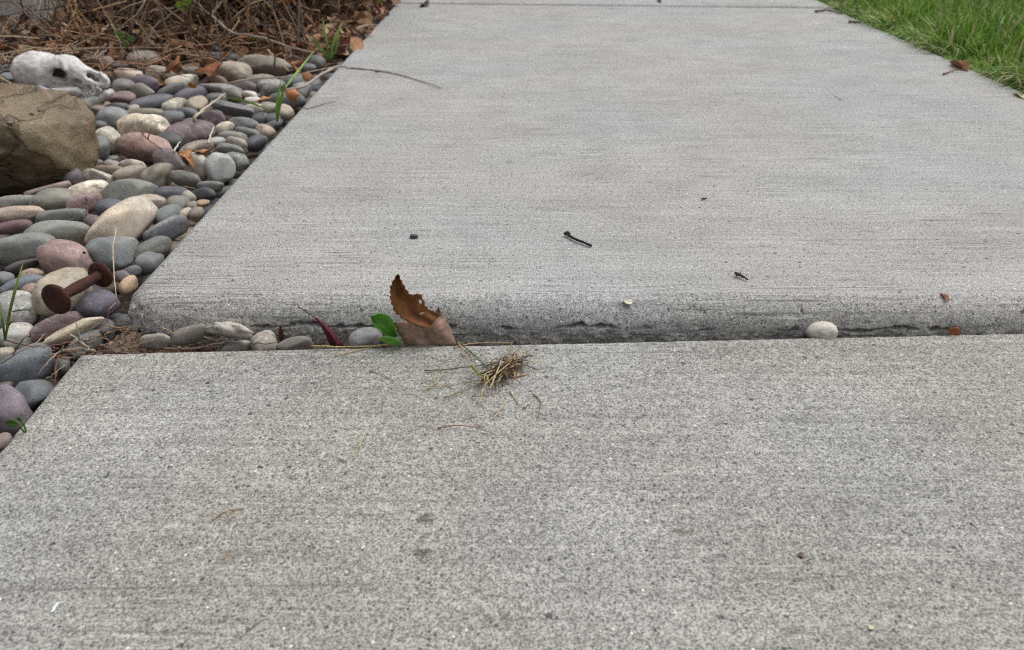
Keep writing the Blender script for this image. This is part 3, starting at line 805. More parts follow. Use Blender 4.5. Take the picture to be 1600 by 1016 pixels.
# deeper and outlying pebbles: nobody could count these
def pebble_bed():
    A = Acc(); r = np.random.default_rng(5)
    pal = [lin(h) for h in ('6d6f70', '5a5d61', '857d72', '7a6a6a', '8f8575', '62585f', '7b8078', '9c9180', '54565c', '806a60')]
    pts = []
    for _ in range(5200):
        x = r.uniform(-1.35, XL - .012); y = r.uniform(.18, 2.15)
        if y < BL[1] + .02 and x > NL[0] - .012: continue
        if y > 1.42 + .35 * (x + 1.3) + .04 * math.sin(9 * x) + r.uniform(0, .06) and x < -.5: continue
        if y > 1.75 and r.random() < .6: continue
        if any((x - a) ** 2 + ((y - b)) ** 2 < (.017 + rr) ** 2 * .8 for a, b, rr in pts[-1200:]): continue
        rr = r.uniform(.010, .021); pts.append((x, y, rr))
        c = RM.T @ (np.array([x, y, -.02]) - CO); u = 800 + F_PX * c[0] / -c[2]; vv = 508 - F_PX * c[1] / -c[2]
        seen = u > -25 and 85 < vv < 720
        z = (bed_z(u, vv) - .027) if seen else -.022 - .02 * float(ss(.65, .5, y))
        z += r.uniform(-.005, .004)
        V = pebble_shape(ICO2[0], int(r.integers(1e6)), .1) * np.array([rr * r.uniform(1.1, 1.6), rr, rr * r.uniform(.55, .8)])
        Q = np.array(Euler((r.normal(0, .2), r.normal(0, .2), r.uniform(0, 6.28))).to_matrix())
        A.add(V @ Q.T + [x, y, z], ICO2[1], np.array(pal[r.integers(len(pal))]) * r.uniform(.75, 1.15))
    return A.build('pebble_bed', M['peb_bed'])
tag(pebble_bed(), 'layer of smaller pebbles showing in the gaps between the river pebbles', 'gravel', kind='stuff')

# ------------------------------------------------------------------ boulder
def boulder():
    cen = P(-86, 224, .03); cen[2] = .028
    def f(p):
        q = p / np.array([.190, .105, .070])
        d = (np.sum(np.abs(q) ** 3.2, -1) ** (1 / 3.2) - 1) * .080
        def pl(n, h):
            n = np.array(n, float); n /= np.linalg.norm(n); return p @ n - h
        w1 = .006 * vnoise(p * 22, 14)
        d = smax(d, pl((.10, -.74, -.66), .046) + w1, .004)       # the dark undercut facet
        d = smax(d, pl((.90, -.30, -.05), .152) + w1, .008)
        d = smax(d, pl((.50, -.1, .86), .104), .014)
        d = smax(d, pl((-.1, -.35, .93), .066) + w1, .012)
        d = smax(d, pl((.12, -.96, .24), .070) + w1, .008)
        d = smax(d, pl((.62, -.60, -.5), .128) + w1, .008)
        d = smax(d, pl((.66, -.72, .2), .128) + w1, .006)
        y = p[..., 2] - (.004 + .10 * (p[..., 0] - .06) + .010 * vnoise(p * 34, 4))
        d = d + .010 * np.exp(-(y / .0042) ** 2) * ss(-.02, -.05, p[..., 1]) * ss(.135, .10, p[..., 0])
        x = p[..., 0] - (.070 + .012 * vnoise(p * np.array([0, 0, 45.]) + 3, 5) - .15 * p[..., 2])
        d = d + .006 * np.exp(-(x / .0030) ** 2) * ss(.0, .015, p[..., 2])
        x = p[..., 0] - (.118 + .010 * vnoise(p * np.array([0, 0, 60.]) + 9, 5) + .25 * p[..., 2])
        d = d + .005 * np.exp(-(x / .0030) ** 2)
        d = d + .0055 * fbm(p * 17, 6, 3, .55) + .0016 * fbm(p * 80, 9, 3, .6)
        return d
    V, Fc = surface_nets(f, (-.21, -.13, -.09), (.20, .13, .09), .0032)
    o = mesh_obj('boulder', V, Fc, M['boulder']); o.location = Vector(cen)
    o.rotation_euler = (0, 0, math.radians(0))
    return tag(o, 'large olive brown boulder with a crevice, beside the skull', 'boulder')
boulder()

# ------------------------------------------------------------------ skull
def skull():
    org = P(100, 150, -.005); s = 1 / ppm(PY(100, 125, org[1]))       # metres per photo pixel there
    org = PY(100, 140, org[1])
    rt = empty('animal_skull', org)
    def L(px, py, d): return np.array([(px - 100) * s, d * s, (140 - py) * s])
    def f(p):
        inner = np.minimum(np.minimum(ell(p, L(66, 114, 4), (40 * s, 28 * s, 23 * s)), ell(p, L(112, 108, 2), (21 * s, 18 * s, 16 * s))), cap(p, L(118, 112, 0), L(168, 124, -6), 14 * s, 7 * s))
        d = ell(p, L(66, 114, 4), (46 * s, 33 * s, 29 * s))
        d = smin(d, ell(p, L(112, 108, 2), (26 * s, 23 * s, 21 * s)), 8 * s)
        d = smin(d, cap(p, L(118, 112, 0), L(169, 123, -6), 19 * s, 12 * s), 7 * s)
        d = smin(d, cap(p, L(140, 122, -10), L(164, 133, -14), 9 * s, 7 * s), 5 * s)
        d = smin(d, ell(p, L(174, 124, -8), (11 * s, 12 * s, 10 * s)), 4 * s)
        d = smin(d, cap(p, L(62, 138, -6), L(120, 142, -6), 14 * s, 9 * s), 8 * s)
        for a in (-1, 1):                                               # cheek arches
            d = smin(d, np.minimum(cap(p, L(78, 132, a * 25), L(98, 135, a * 34), 4.5 * s, 4.2 * s), cap(p, L(98, 135, a * 34), L(136, 136, a * 20), 4.2 * s, 6 * s)), 3 * s)
            d = smin(d, cap(p, L(120, 96, a * 14), L(127, 105, a * 21), 3 * s, 2 * s), 5 * s)
            d = smax(d, -ell(p, L(112, 115, a * 28), (16 * s, 24 * s, 13 * s)), 1.2 * s)          # eye socket
            d = smax(d, -ell(p, L(138, 124, a * 20 - 3), (9.5 * s, 14 * s, 6.5 * s)), 1 * s)
            d = smax(d, -ell(p, L(157, 131, -7 + a * 15), (5.5 * s, 11 * s, 4.5 * s)), 1 * s)
            d = smin(d, cap(p, L(98, 136, a * 35), L(140, 138, a * 19), 4.0 * s, 4.6 * s), 2 * s)
        d = smax(d, -inner, 1 * s)
        d = smin(d, cap(p, L(60, 88, 4), L(28, 100, 4), 4 * s, 3 * s), 6 * s)                    # crest
        d = smax(d, -cap(p, L(160, 109, -16), L(177, 117, -20), 9.2 * s, 9.4 * s), .8 * s)         # nose opening
        d = smin(d, np.minimum(cap(p, L(176, 110, -10), L(183, 119, -12), 2.6 * s, 3.4 * s), cap(p, L(183, 119, -12), L(174, 126, -12), 3.4 * s, 3 * s)), 2 * s)
        return d + .7 * s * fbm(p / s * .16, 3, 3)
    V, Fc = surface_nets(f, L(12, 168, -46), L(196, 74, 46), 1.6 * s)
    mesh_obj('cranium', V, Fc, M['bone'], rt)
    def g(p):
        d = 1e9
        for a in (-1, 1):
            d = np.minimum(d, smin(cap(p, L(108, 152, a * 20), L(150, 156, a * 14 - 6), 7 * s, 8 * s), cap(p, L(150, 156, a * 14 - 6), L(180, 141, -8 + a * 5), 8 * s, 6 * s), 4 * s))
            d = smin(d, cap(p, L(108, 152, a * 20), L(92, 138, a * 22), 7 * s, 5 * s), 4 * s)
        d = smax(d, -ell(p, L(168, 142, -20), (5 * s, 5 * s, 3 * s)), 1.5 * s)
        return d + .6 * s * fbm(p / s * .2, 8, 3)
    V, Fc = surface_nets(g, L(80, 172, -36), L(194, 126, 36), 1.6 * s)
    mesh_obj('mandible', V, Fc, M['bone'], rt)
    for i, (tx, ty, up) in enumerate(((142, 147, 1), (148, 146, 1), (154, 143, 1), (160, 141, 1), (166, 138, 1), (176, 134, 1), (146, 142, 0), (152, 141, 0), (158, 140, 0), (172, 132, 0))):
        V, Fc = tube_mesh([L(tx, ty + (3 if up else -4), -19), L(tx, ty, -19.5), L(tx + .6, ty + (-3.5 if up else 4), -19.5)], [2.2 * s, 2.0 * s, .7 * s], 7)
        mesh_obj('tooth', V, Fc, M['bone'], rt)
    rt.rotation_euler = (0, 0, math.radians(-8))
    return tag(rt, 'white weathered animal skull with jaw resting on pebbles behind the boulder', 'skull')
skull()

# ------------------------------------------------------------------ rusty bolt
def bolt():
    a = P(87, 468, .004); b = P(157, 426, .003); b[2] = .001
    rt = empty('rusty_bolt', (a + b) / 2); ax = b - a; Ln = np.linalg.norm(ax); ax /= Ln; o0 = (a + b) / 2
    V, Fc = tube_mesh([a - o0 + ax * .002 + (b - a) * t for t in np.linspace(0, .97, 9)], [.0051 + .0004 * math.sin(5 * t) for t in range(9)], 16); mesh_obj('shaft', V, Fc, M['rust'], rt)
    for nm, c, r_, sgn, dx in (('head', a, .0145, -1, 0), ('washer', b, .0128, 1, 0)):
        e = ax * sgn; prof = [(-.0035, r_ * .55), (-.0028, r_ * .93), (-.001, r_), (.0006, r_ * .98), (.0016, r_ * .8), (.0021, r_ * .4), (.0022, .0004)]
        V, Fc = tube_mesh([c - o0 + e * p for p, _ in prof], [q for _, q in prof], 28)
        V = V + (.00045 * fbm(V * 260, 3, 2))[:, None] * e
        mesh_obj(nm, V, Fc, M['rust'], rt)
    return tag(rt, 'rusty iron bolt with a broad round head at each end lying on pebbles', 'bolt')
bolt()

# ------------------------------------------------------------------ twigs, straws, stems
def pline(pix, z):
    z = np.broadcast_to(np.asarray(z, float), (len(pix),))
    return [P(a, b, c) for (a, b), c in zip(pix, z)]
def twig(name, pts, wpx, hx, label, cat='twig', group=None, n=None, jit=.0004, branch=(), parent=None, taper=.5, sides=6):
    pts = np.asarray(pts); k = ppm(pts.mean(0)); r = .5 * wpx / k
    n = n or max(6, 5 * len(pts)); SEED[0] += 1; jit = jit * .3 if 'straw' in name else jit
    q = resample(pts, n, jit, SEED[0])
    V, Fc = tube_mesh(q, np.linspace(r, r * taper, n) * (1 + .15 * np.random.default_rng(SEED[0]).normal(size=n).clip(-1, 1)), sides)
    A = Acc(); A.add(V, Fc, lin(hx))
    for (bp, bw) in branch:
        bp = np.asarray(bp); qb = resample(bp, 7, jit, SEED[0] + 1); rb = .5 * bw / k
        V, Fc = tube_mesh(qb, np.linspace(rb, rb * .5, 7), 5); A.add(V, Fc, lin(hx))
    o = A.build(name, M['twig'], parent)
    if parent is None:
        recentre(o, q.mean(0)); tag(o, label, cat, group)
    return o
TG = 'twigs lying over the pebbles'
twig('bare_twig', pline([(302, 190), (307, 180), (329, 163), (351, 147)], [.004, .012, .008, .004]), 5.5, 'b3a999', 'thick pale bare stick leaning across pebbles above the plum one', group=TG)
twig('bare_twig', pline([(325, 224), (329, 212), (334, 200)], [.0, .006, .006]), 4, 'bfb8ac', 'short pale stick stub beside the large plum pebble', group=TG)
twig('bare_twig', pline([(272, 237), (281, 221)], [.002, .004]), 3.5, 'bdb6aa', 'tiny pale stick stub at the right end of the large pink red pebble', group=TG)
twig('bare_twig', pline([(302, 183), (318, 175), (330, 168)], .010), 2, '8d8378', 'thin grey side twig lying against the thick pale stick', group=TG)
twig('bare_twig', pline([(221, 206), (231, 218), (243, 227), (256, 237)], [.012, .014, .014, .012]), 2, '3c2b28', 'dark thin forked twig lying on the large pink red pebble', group=TG, branch=[(pline([(231, 218), (234, 207), (235, 200)], [.014, .020, .022]), 2.2)])
twig('bare_twig', pline([(447, 141), (476, 134), (504, 115), (527, 104), (547, 106)], [.004, .006, .006, .004, .0025]), 5, 'a2978a', 'forked weathered twig bridging from pebbles onto the walk', group=TG,
     branch=[(pline([(355, 131), (389, 123), (447, 121), (470, 116), (525, 105)], [.004, .006, .006, .006, .004]), 3), (pline([(547, 106), (583, 109), (612, 114), (640, 121), (672, 132), (690, 138)], .0018), 2.8), (pline([(500, 116), (520, 109)], .006), 4)])
twig('bare_twig', pline([(134, 308), (136, 320), (135, 334), (132, 346)], [.026, .018, .010, .004]), 3.6, '6a5f5a', 'upright dark grey twig with buds between slate green and big tan pebbles', group=TG, jit=.0006,
     branch=[(pline([(136, 320), (141, 314)], [.018, .02]), 3), (pline([(135, 334), (130, 340)], [.010, .008]), 3)])
twig('dry_straw', pline([(287, 291), (306, 295)], .004), 1.6, 'a58f74', 'short straw below the black and white speckled pebble', 'straw', TG)
twig('dry_straw', pline([(181, 358), (177, 387), (178, 430), (182, 466)], [.030, .022, .012, .002]), 2.6, 'b5a695', 'upright pale root straw rising beside the raised slab corner', 'straw', TG, jit=.0004)
twig('red_stem', pline([(181, 474), (170, 484), (167, 506)], [.000, .000, -.014]), 3, '84665a', 'reddish bent stem at the corner of the raised slab', 'stem', TG)
twig('red_stem', pline([(9, 532), (43, 540), (76, 541), (117, 531)], [-.010, -.006, -.006, -.008]), 2.6, '74544a', 'long thin red stem lying across pebbles near the white grey one', 'stem', TG)
twig('dry_straw', pline([(2, 568), (30, 550), (58, 535), (69, 522)], [-.02, -.008, -.006, -.008]), 2.6, 'a28e6c', 'tan straw crossing the red stem at the left edge', 'straw', TG)
twig('bare_twig', pline([(149, 549), (117, 545), (89, 552), (67, 558)], [-.018, -.012, -.010, -.012]), 4.2, '8a7c70', 'grey forked twig over the big dark slate blue pebble', group=TG,
     branch=[(pline([(89, 552), (72, 570), (56, 589)], [-.010, -.010, -.016]), 3), (pline([(97, 549), (98, 540)], [-.010, -.004]), 3)])
twig('bare_twig', pline([(93, 554), (87, 573), (86, 600)], [-.012, -.016, -.024]), 4.2, '664a42', 'reddish brown twig leaning on the near slab corner', group=TG)
twig('bare_twig', pline([(70, 593), (86, 582), (105, 570)], [-.02, -.014, -.014]), 2.4, '8f8770', 'olive straw leaning on the near slab edge', group=TG)
twig('bare_twig', pline([(110, 523), (130, 538), (144, 547)], [-.008, -.010, -.014]), 3, 'a89a88', 'pale forked straw on the wedge stone', group=TG, branch=[(pline([(124, 533), (122, 518), (119, 505)], [-.01, .0, .006]), 2)])
twig('dry_straw', pline([(119, 504), (122, 520), (128, 545)], [.004, -.002, -.016]), 2, '7f8068', 'greenish upright straw in front of the pale wedge stone', 'straw', TG)
JG = 'twigs caught in the joint between slabs'
yj = .6 * BL[1] + .4 * Y0
def pj(pix, y): return [PY(a, b, y) for a, b in pix]
twig('bare_twig', pj([(256, 545), (300, 545), (349, 536)], BL[1] + .008), 5, '6e5a4e', 'brown twig lying along the joint behind the near slab', group=JG, branch=[(pj([(300, 545), (330, 541), (352, 534)], BL[1] + .010), 3)])
twig('bare_twig', pj([(284, 492), (300, 498), (324, 508)], BL[1] + .018), 3.2, '75675c', 'short grey twig poking from the joint above the brown grey stone', group=JG)
twig('bare_twig', pj([(392, 537), (415, 537), (432, 535)], BL[1] + .006), 2.2, '5f4f47', 'thin dark stem lying across the round speckled joint pebble', group=JG)
for i, (pp, hx, lab) in enumerate((
    ([(166, 507), (186, 512), (215, 508)], 'a58a5c', 'golden straw over the soil crumbs near the slab corner'),
    ([(200, 545), (222, 536), (240, 531)], 'b09a78', 'short tan straw over the split stone'),
    ([(250, 511), (270, 520), (287, 531)], 'a08f78', 'pale root hair arching before the smooth brown grey stone'),
    ([(318, 526), (333, 530), (346, 537)], '9a8266', 'frayed brown straw beside the crusty pale stone'),
    ([(172, 520), (186, 515), (203, 515)], '8f7a58', 'brown straw lying on top of the soil crumbs'))):
    twig('dry_straw', pj(pp, BL[1] + .010 + .003 * i), 2.0, hx, lab, 'straw', JG)

twig('bare_twig', pline([(466, 168), (484, 169), (498, 165), (523, 158)], [.001, .0016, .0014, .0012]), 1.6, '5a534c', 'hair thin dark twig on the walk edge below the forked twig', group='twigs lying on the walk')
def debris():
    A = Acc(); r = np.random.default_rng(44)
    for _ in range(520):
        u = r.choice([r.uniform(120, 360), r.uniform(700, 1500), r.uniform(60, 200)], p=[.5, .3, .2])
        if u < 200 and r.random() < .4:
            p = P(u, r.uniform(495, 560), -.03)
        else:
            x = P(u, 530, -.04)[0]; yn = BL[1] + dirb[1] * (x - BL[0]); p = np.array([x, r.uniform(yn + .001, Y0 + .001), -.043 + r.uniform(0, .014 if u < 400 else .008)])
        a = r.uniform(0, 6.28); ln = r.uniform(.003, .014) if u < 400 else r.uniform(.002, .006)
        e = p + np.array([ln * math.cos(a), .4 * ln * math.sin(a), r.normal(0, .002)])
        q = resample([p, (p + e) / 2 + r.normal(0, .0008, 3), e], 4); V, F_ = tube_mesh(q, np.linspace(.0006, .0003, 4) * r.uniform(.5, 1.4), 4)
        A.add(V, F_, np.array(lin(r.choice(['8f7860', '6e5644', 'a8947a', '574438', '7c6658', '8a5c48']))))
    return A.build('plant_debris', M['twig'])
tag(debris(), 'fine dry plant bits caught in the joint and corner', 'debris', kind='stuff')

# soil crumbs in the joint
def crumbs():
    A = Acc(); r = np.random.default_rng(12)
    for _ in range(1500):
        u = r.normal(216, 27); x = P(u, 530, -.04)[0]; y = r.uniform(BL[1] + .003, Y0 + .004); rr = .0007 + min(.0045, r.exponential(.0011))
        hgt = .018 * math.exp(-((u - 212) / 27) ** 2)
        V = pebble_shape(ICO2[0], int(r.integers(1e6)), .5, 1) * rr * r.uniform(.6, 1.3, 3)
        A.add(V + [x, y, -.046 + hgt * r.uniform(.5, 1)], ICO2[1], (1, 1, 1))
    return A.build('soil_crumbs', M['crumb'], None, False)
tag(crumbs(), 'heap of brown soil crumbs in the joint by the slab corner', 'soil', kind='stuff')

# ------------------------------------------------------------------ grass blades as weeds
def blade(pts, wpx, n=9, fold=.25):
    pts = np.asarray(pts); k = ppm(pts.mean(0)); wd = .5 * wpx / k; q = resample(pts, n)
    V = []; tan = np.gradient(q, axis=0); tan /= np.linalg.norm(tan, axis=1)[:, None]
    view = q - CO; view /= np.linalg.norm(view, axis=1)[:, None]
    for i in range(n):
        s_ = np.cross(tan[i], view[i]); s_ /= np.linalg.norm(s_) + 1e-9
        nn = np.cross(s_, tan[i]); t = i / (n - 1); ww = .72 * wd * (.55 + .9 * t - 1.4 * t ** 3.2) if t < 1 else wd * .04
        ww = max(ww, wd * .04)
        V += [q[i] - s_ * ww, q[i] + nn * ww * fold, q[i] + s_ * ww]
    F_ = []
    for i in range(n - 1):
        for c in (0, 1): F_.append((i * 3 + c, i * 3 + c + 1, i * 3 + c + 4, i * 3 + c + 3))
    return np.array(V), F_
def tuft(label, blades, foot, cat='weed', group=None):
    rt = empty('grass_weed', foot)
    for pts, wpx, hx in blades:
        V, F_ = blade(pts, wpx)
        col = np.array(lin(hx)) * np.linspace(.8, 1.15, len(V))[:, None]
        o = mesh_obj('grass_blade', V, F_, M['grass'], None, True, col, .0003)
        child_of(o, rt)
    return tag(rt, label, cat, group)
GW = 'grass weeds growing among the pebbles'
f1 = P(8, 532, -.015)
tuft('green grass weed with a tall blade at the left edge', [
    ([f1, P(15, 490, .012), P(24, 452, .035), P(36, 411, .052)], 7, '86a050'), ([f1, PY(4, 500, f1[1]), PY(1, 470, f1[1] + .01)], 6, '7a9448'),
    ([P(19, 487, .012), P(38, 484, .014), P(57, 484, .010)], 4, '6f8458'), ([f1, PY(14, 508, f1[1]), PY(38, 497, f1[1] + .01), PY(58, 478, f1[1] + .02)][:2] + [PY(24, 500, f1[1])], 4, '5d7a38'),
    ([P(20, 555, -.01), P(32, 536, .0), P(44, 522, .006)], 3.5, '6d6f4e')], f1, group=GW)
f2 = P(433, 190, -.01)
tuft('bright green grass weed at the walk edge between pale pebbles', [
    ([f2, PY(433, 165, f2[1]), PY(439, 122, f2[1] + .01)], 7, '8ab84a'), ([f2, PY(438, 160, f2[1]), PY(445, 135, f2[1] - .01)], 7, '84b04a'),
    ([PY(446, 137, f2[1] + .01), PY(455, 125, f2[1] + .05), PY(470, 106, f2[1] + .10), PY(492, 78, f2[1] + .16)], 6, '88ac54'),
    ([P(353, 153, .012), P(372, 156, .02), P(395, 162, .02), P(423, 173, .004)], 6, '7f9f4c')], f2, group=GW)
f3 = P(515, 96, -.005)
tuft('grass weed tuft at the walk edge beneath the dry shrub', [
    ([f3, PY(510, 65, f3[1]), PY(504, 28, f3[1] + .02)], 6, '84a45c'), ([f3, PY(497, 70, f3[1]), PY(485, 50, f3[1] - .02)], 6, '84a458'),
    ([f3, PY(522, 65, f3[1]), PY(536, 33, f3[1] + .02)], 7, '90b45c'), ([f3, PY(506, 82, f3[1]), PY(492, 72, f3[1])], 5, '86a858'),
    ([f3, PY(525, 76, f3[1]), PY(528, 50, f3[1])], 5, '86ac54')], f3, group=GW)

# ------------------------------------------------------------------ single leaves
def loft_leaf(name, Ls, Rs, depth, y, hx0, hx1, mat, label, n=26, m=13, serr=0.0, seed=1, cat='leaf', group=None, holes=(), thick=.0003, veins=0, plane_z=None):
    "surface between two outline curves given in photo pixels, standing at depth y; depth(t,s) bulges it"
    L_, Rr = resample(np.array([(*p, 0) for p in Ls], float), n)[:, :2], resample(np.array([(*p, 0) for p in Rs], float), n)[:, :2]
    r = np.random.default_rng(seed); V = []; C = []
    for i in range(n):
        t = i / (n - 1); jl, jr = (serr * (1 if i % 2 else -1) * r.uniform(.3, 1), serr * (1 if i % 2 else -1) * r.uniform(.3, 1))
        for j in range(m):
            s_ = j / (m - 1); p = L_[i] * (1 - s_) + Rr[i] * s_
            d = Rr[i] - L_[i]; ln = np.linalg.norm(d) + 1e-6
            p = p + d / ln * (-jl * (s_ == 0) + jr * (s_ == 1))
            q = P(p[0], p[1], plane_z + depth(t, s_)) if plane_z is not None else PY(p[0], p[1], y + depth(t, s_))
            V.append(q)
            c = np.array(lin(hx0)) * (1 - t) + np.array(lin(hx1)) * t
            vein = max(0, 1 - abs(((t + .6 * abs(s_ - .5)) * veins) % 1 - .5) * 9) if veins else 0
            C.append(c * (1 + .35 * vein) * (1 + .12 * math.sin(17 * t + 5 * s_) * math.sin(13 * s_)) * (.85 if abs(s_ - .5) < .05 else 1))
    F_ = []
    for i in range(n - 1):
        for j in range(m - 1):
            cpt = np.mean([V[i * m + j], V[(i + 1) * m + j + 1]], axis=0)
            px = L_[i] * (1 - (j + .5) / (m - 1)) + Rr[i] * ((j + .5) / (m - 1))
            if any((px[0] - a) ** 2 + (px[1] - b) ** 2 < rr * rr for a, b, rr in holes): continue
            F_.append((i * m + j, i * m + j + 1, (i + 1) * m + j + 1, (i + 1) * m + j))
    o = mesh_obj(name, V, F_, mat, None, True, np.array(C), thick)
    recentre(o, np.mean(V, axis=0)); return tag(o, label, cat, group)
LG = 'leaves caught in the joint between slabs'
yl = .5 * (BL[1] + Y0) - .004
loft_leaf('dead_leaf', [(622, 428), (611, 445), (610, 462), (614, 482), (626, 496), (650, 508), (668, 514)], [(622, 428), (630, 444), (641, 460), (657, 460), (667, 480), (676, 486), (688, 492)],
          lambda t, s: .010 * math.sin(3.1 * s) * (1 - t) + .010 * t * s - .006 * t + .0012 * math.sin(11 * s + 5 * t), yl - .003, '8c6038', '74492a', M['leaf'], 'curled toothed brown leaf standing upright at the joint', serr=1.8, seed=3, group=LG, holes=((657, 471, 3.0), (658, 488, 3.0)), veins=6)
loft_leaf('dead_leaf', [(686, 480), (690, 490), (700, 505), (707, 522), (713, 538)], [(655, 512), (634, 506), (618, 504), (622, 520), (636, 540)],
          lambda t, s: -.004 * math.sin(3.1 * s) + .0022 * math.sin(9 * s + 4 * t) + .004 * (1 - t), yl + .004, '8f7060', 'a68a7a', M['leaf'], 'folded mauve brown leaf lying under the upright brown leaf', serr=.9, seed=5, group=LG, veins=8, n=40, m=31)
loft_leaf('green_leaf', [(579, 497), (584, 508), (597, 520), (612, 529)], [(579, 494), (596, 490), (612, 498), (621, 526)],
          lambda t, s: .006 * math.sin(3.1 * s) - .004 * t, yl + .002, '7cb84c', '64a03a', M['green'], 'smooth green leaf leaning on the raised slab lip', n=14, m=9, group=LG, cat='leaf', veins=3)
loft_leaf('green_leaf', [(592, 530), (602, 536), (616, 540), (628, 539)], [(592, 528), (606, 526), (620, 529), (630, 537)],
          lambda t, s: -.004 * s, yl - .006, '8cc45c', '74ac48', M['green'], 'small green leaf lying low below the larger green one', n=12, m=7, group=LG)
loft_leaf('dead_leaf', [(490, 494), (500, 508), (508, 522), (516, 541)], [(491, 494), (504, 503), (522, 520), (538, 541)],
          lambda t, s: .008 * abs(s - .5) * 2 + .004 * t, yl - .001, '6a2e3a', '552430', M['leaf'], 'folded dark maroon leaf stuck in the joint', n=14, m=9, group=LG, veins=4)
twig('leaf_stalk', pj([(466, 479), (478, 487), (494, 497)], Y0 - .003), 2.2, '3a2428', 'thin dark stalk above the maroon leaf on the slab lip', 'stalk', LG)
loft_leaf('dead_leaf', [(437, 510), (435, 522), (438, 536)], [(438, 508), (443, 518), (442, 532)], lambda t, s: 0, Y0 - .008, '6e3a36', '5b2c2c', M['leaf'], 'tiny dark red leaf scrap behind the low brown grey joint pebble', n=8, m=5, serr=.8, group=LG)
loft_leaf('dead_leaf', [(1482, 513), (1484, 519), (1486, 524)], [(1498, 511), (1499, 518), (1499, 524)], lambda t, s: .002 * s, Y0 - .008, 'a0603c', '8c4f30', M['leaf'], 'tiny orange brown leaf scrap in the joint at far right', n=8, m=5, serr=.6, group=LG)

# scraps lying flat on the slabs
def scrap(cx, cy, w, h, hx, label, z, seed, mat='leaf', name='leaf_scrap', cat='leaf', group='scraps lying on the walk', lift=.002, ang=0, th=.0004):
    r = np.random.default_rng(seed); n = 12; c = P(cx, cy, z); k = ppm(c); dep = math.asin((CAM_H - z) / np.linalg.norm(c - CO))
    V = [np.zeros(3)]; C = []
    for ring in (.5, 1.0):
        for i in range(n):
            a = 2 * math.pi * i / n; rr = ring * r.uniform(.7, 1.15) if ring == 1 else .5
            x, y = .5 * w / k * rr * math.cos(a), .5 * h / k / math.sin(dep) * rr * math.sin(a)
            x, y = x * math.cos(ang) - y * math.sin(ang), x * math.sin(ang) + y * math.cos(ang)
            V.append(np.array([x, y, lift * (ring ** 2) * (.5 + .5 * math.sin(2 * a + seed)) + .0006]))
    F_ = [(0, 1 + i, 1 + (i + 1) % n) for i in range(n)] + [(1 + i, 1 + n + i, 1 + n + (i + 1) % n, 1 + (i + 1) % n) for i in range(n)]
    V = np.array(V); o = mesh_obj(name, V, F_, M[mat], None, True, np.array(lin(hx)) * np.ones((len(V), 3)), th)
    o.location = Vector(c); return tag(o, label, cat, group)
scrap(981, 473, 15, 9, 'd0cdb4', 'pale cream petal on the rounded slab lip', -.0035, 1, lift=.001, name='petal', cat='petal')
scrap(1476, 465, 9, 11, '9a6a4e', 'small reddish scrap on the rounded slab lip at right', -.001, 2)
scrap(86, 951, 6, 16, 'e9f0f2', 'small white chip near the bottom left of the near slab', ZN, 3, lift=.0006, name='chip', cat='chip')
scrap(1360, 982, 9, 6, 'd9dcb0', 'tiny yellow green chip near the bottom of the near slab', ZN, 4, lift=.0006, name='chip', cat='chip')
scrap(1251, 869, 11, 8, '7c6a66', 'small mauve grit grain on the near slab at right', ZN, 5, lift=.001, name='chip', cat='chip')
scrap(664, 9, 14, 7, '5c4638', 'brown leaf scrap near the far joint of the walk', 0, 6, lift=.012)
scrap(1030, 4, 6, 6, '4a4440', 'dark crumb right of centre on the far slab', 0, 7, lift=.008)
scrap(1500, 107, 18, 10, '8a6244', 'brown curled leaf scrap beside the lawn edge', .0, 8, lift=.016)
scrap(1598, 152, 16, 9, 'cfcfa0', 'pale yellow leaf at the right frame edge below the lawn', 0, 9, lift=.006)
scrap(1382, 30, 10, 7, 'a86a34', 'orange leaf scrap at the edge of the lawn', .01, 10, lift=.015)
scrap(1310, 153, 3, 7, 'c8c4b0', 'tiny pale seed on the raised slab below the lawn', 0, 11, lift=.002, name='seed', cat='seed')
scrap(590, 112, 7, 3, '6a625a', 'tiny dark crumb beside the twig on the walk', 0, 12)
twig('bare_twig', pline([(1474, 116), (1488, 111), (1512, 108)], [.002, .003, .006]), 3, '7c5a44', 'short brown twig under the curled leaf scrap by the lawn', group='twigs lying on the walk')
twig('bare_twig', pline([(1274, 18), (1292, 16), (1316, 22)], [.004, .006, .003]), 4, '6d5a4c', 'dark twig at the far lawn corner', group='twigs lying on the walk')
twig('bare_twig', pline([(1326, 34), (1345, 35)], .004), 5, '55483f', 'short dark stick at the lawn edge near the far joint', group='twigs lying on the walk')
SG = 'twigs lying on the walk'
twig('bare_twig', pline([(886, 366), (897, 373), (910, 378), (924, 384)], [.0030, .0028, .0028, .0022]), 4.6, '2f2724', 'dark brown twig with a knob end in the middle of the raised slab', group=SG, taper=.85, jit=.00008,
     branch=[(pline([(882, 366), (887, 363), (891, 366)], [.003, .0045, .003]), 6)])
twig('bare_twig', pline([(1148, 427), (1157, 431), (1167, 437)], [.003, .0025, .002]), 5, '3a332e', 'short dark budded twig on the raised slab right of the middle', group=SG, branch=[(pline([(1154, 431), (1158, 425)], [.0025, .005]), 3), (pline([(1150, 431), (1155, 427)], [.002, .004]), 3)])
twig('bare_twig', pline([(1096, 311), (1105, 310)], .0015), 3, '4b413b', 'tiny dark stick fragment on the far part of the raised slab', group=SG)
def seed():
    c = P(647, 369, .0020); V = pebble_shape(ICO3[0], 77, .12) * [.0044, .0036, .0020]
    o = mesh_obj('grit_stone', V, ICO3[1], M['peb_plain']); o.location = Vector(c); o.color = rgba('4b4a48')
    tag(o, 'small dark grey grit stone lying alone on the raised slab', 'pebble', 'scraps lying on the walk')
seed()

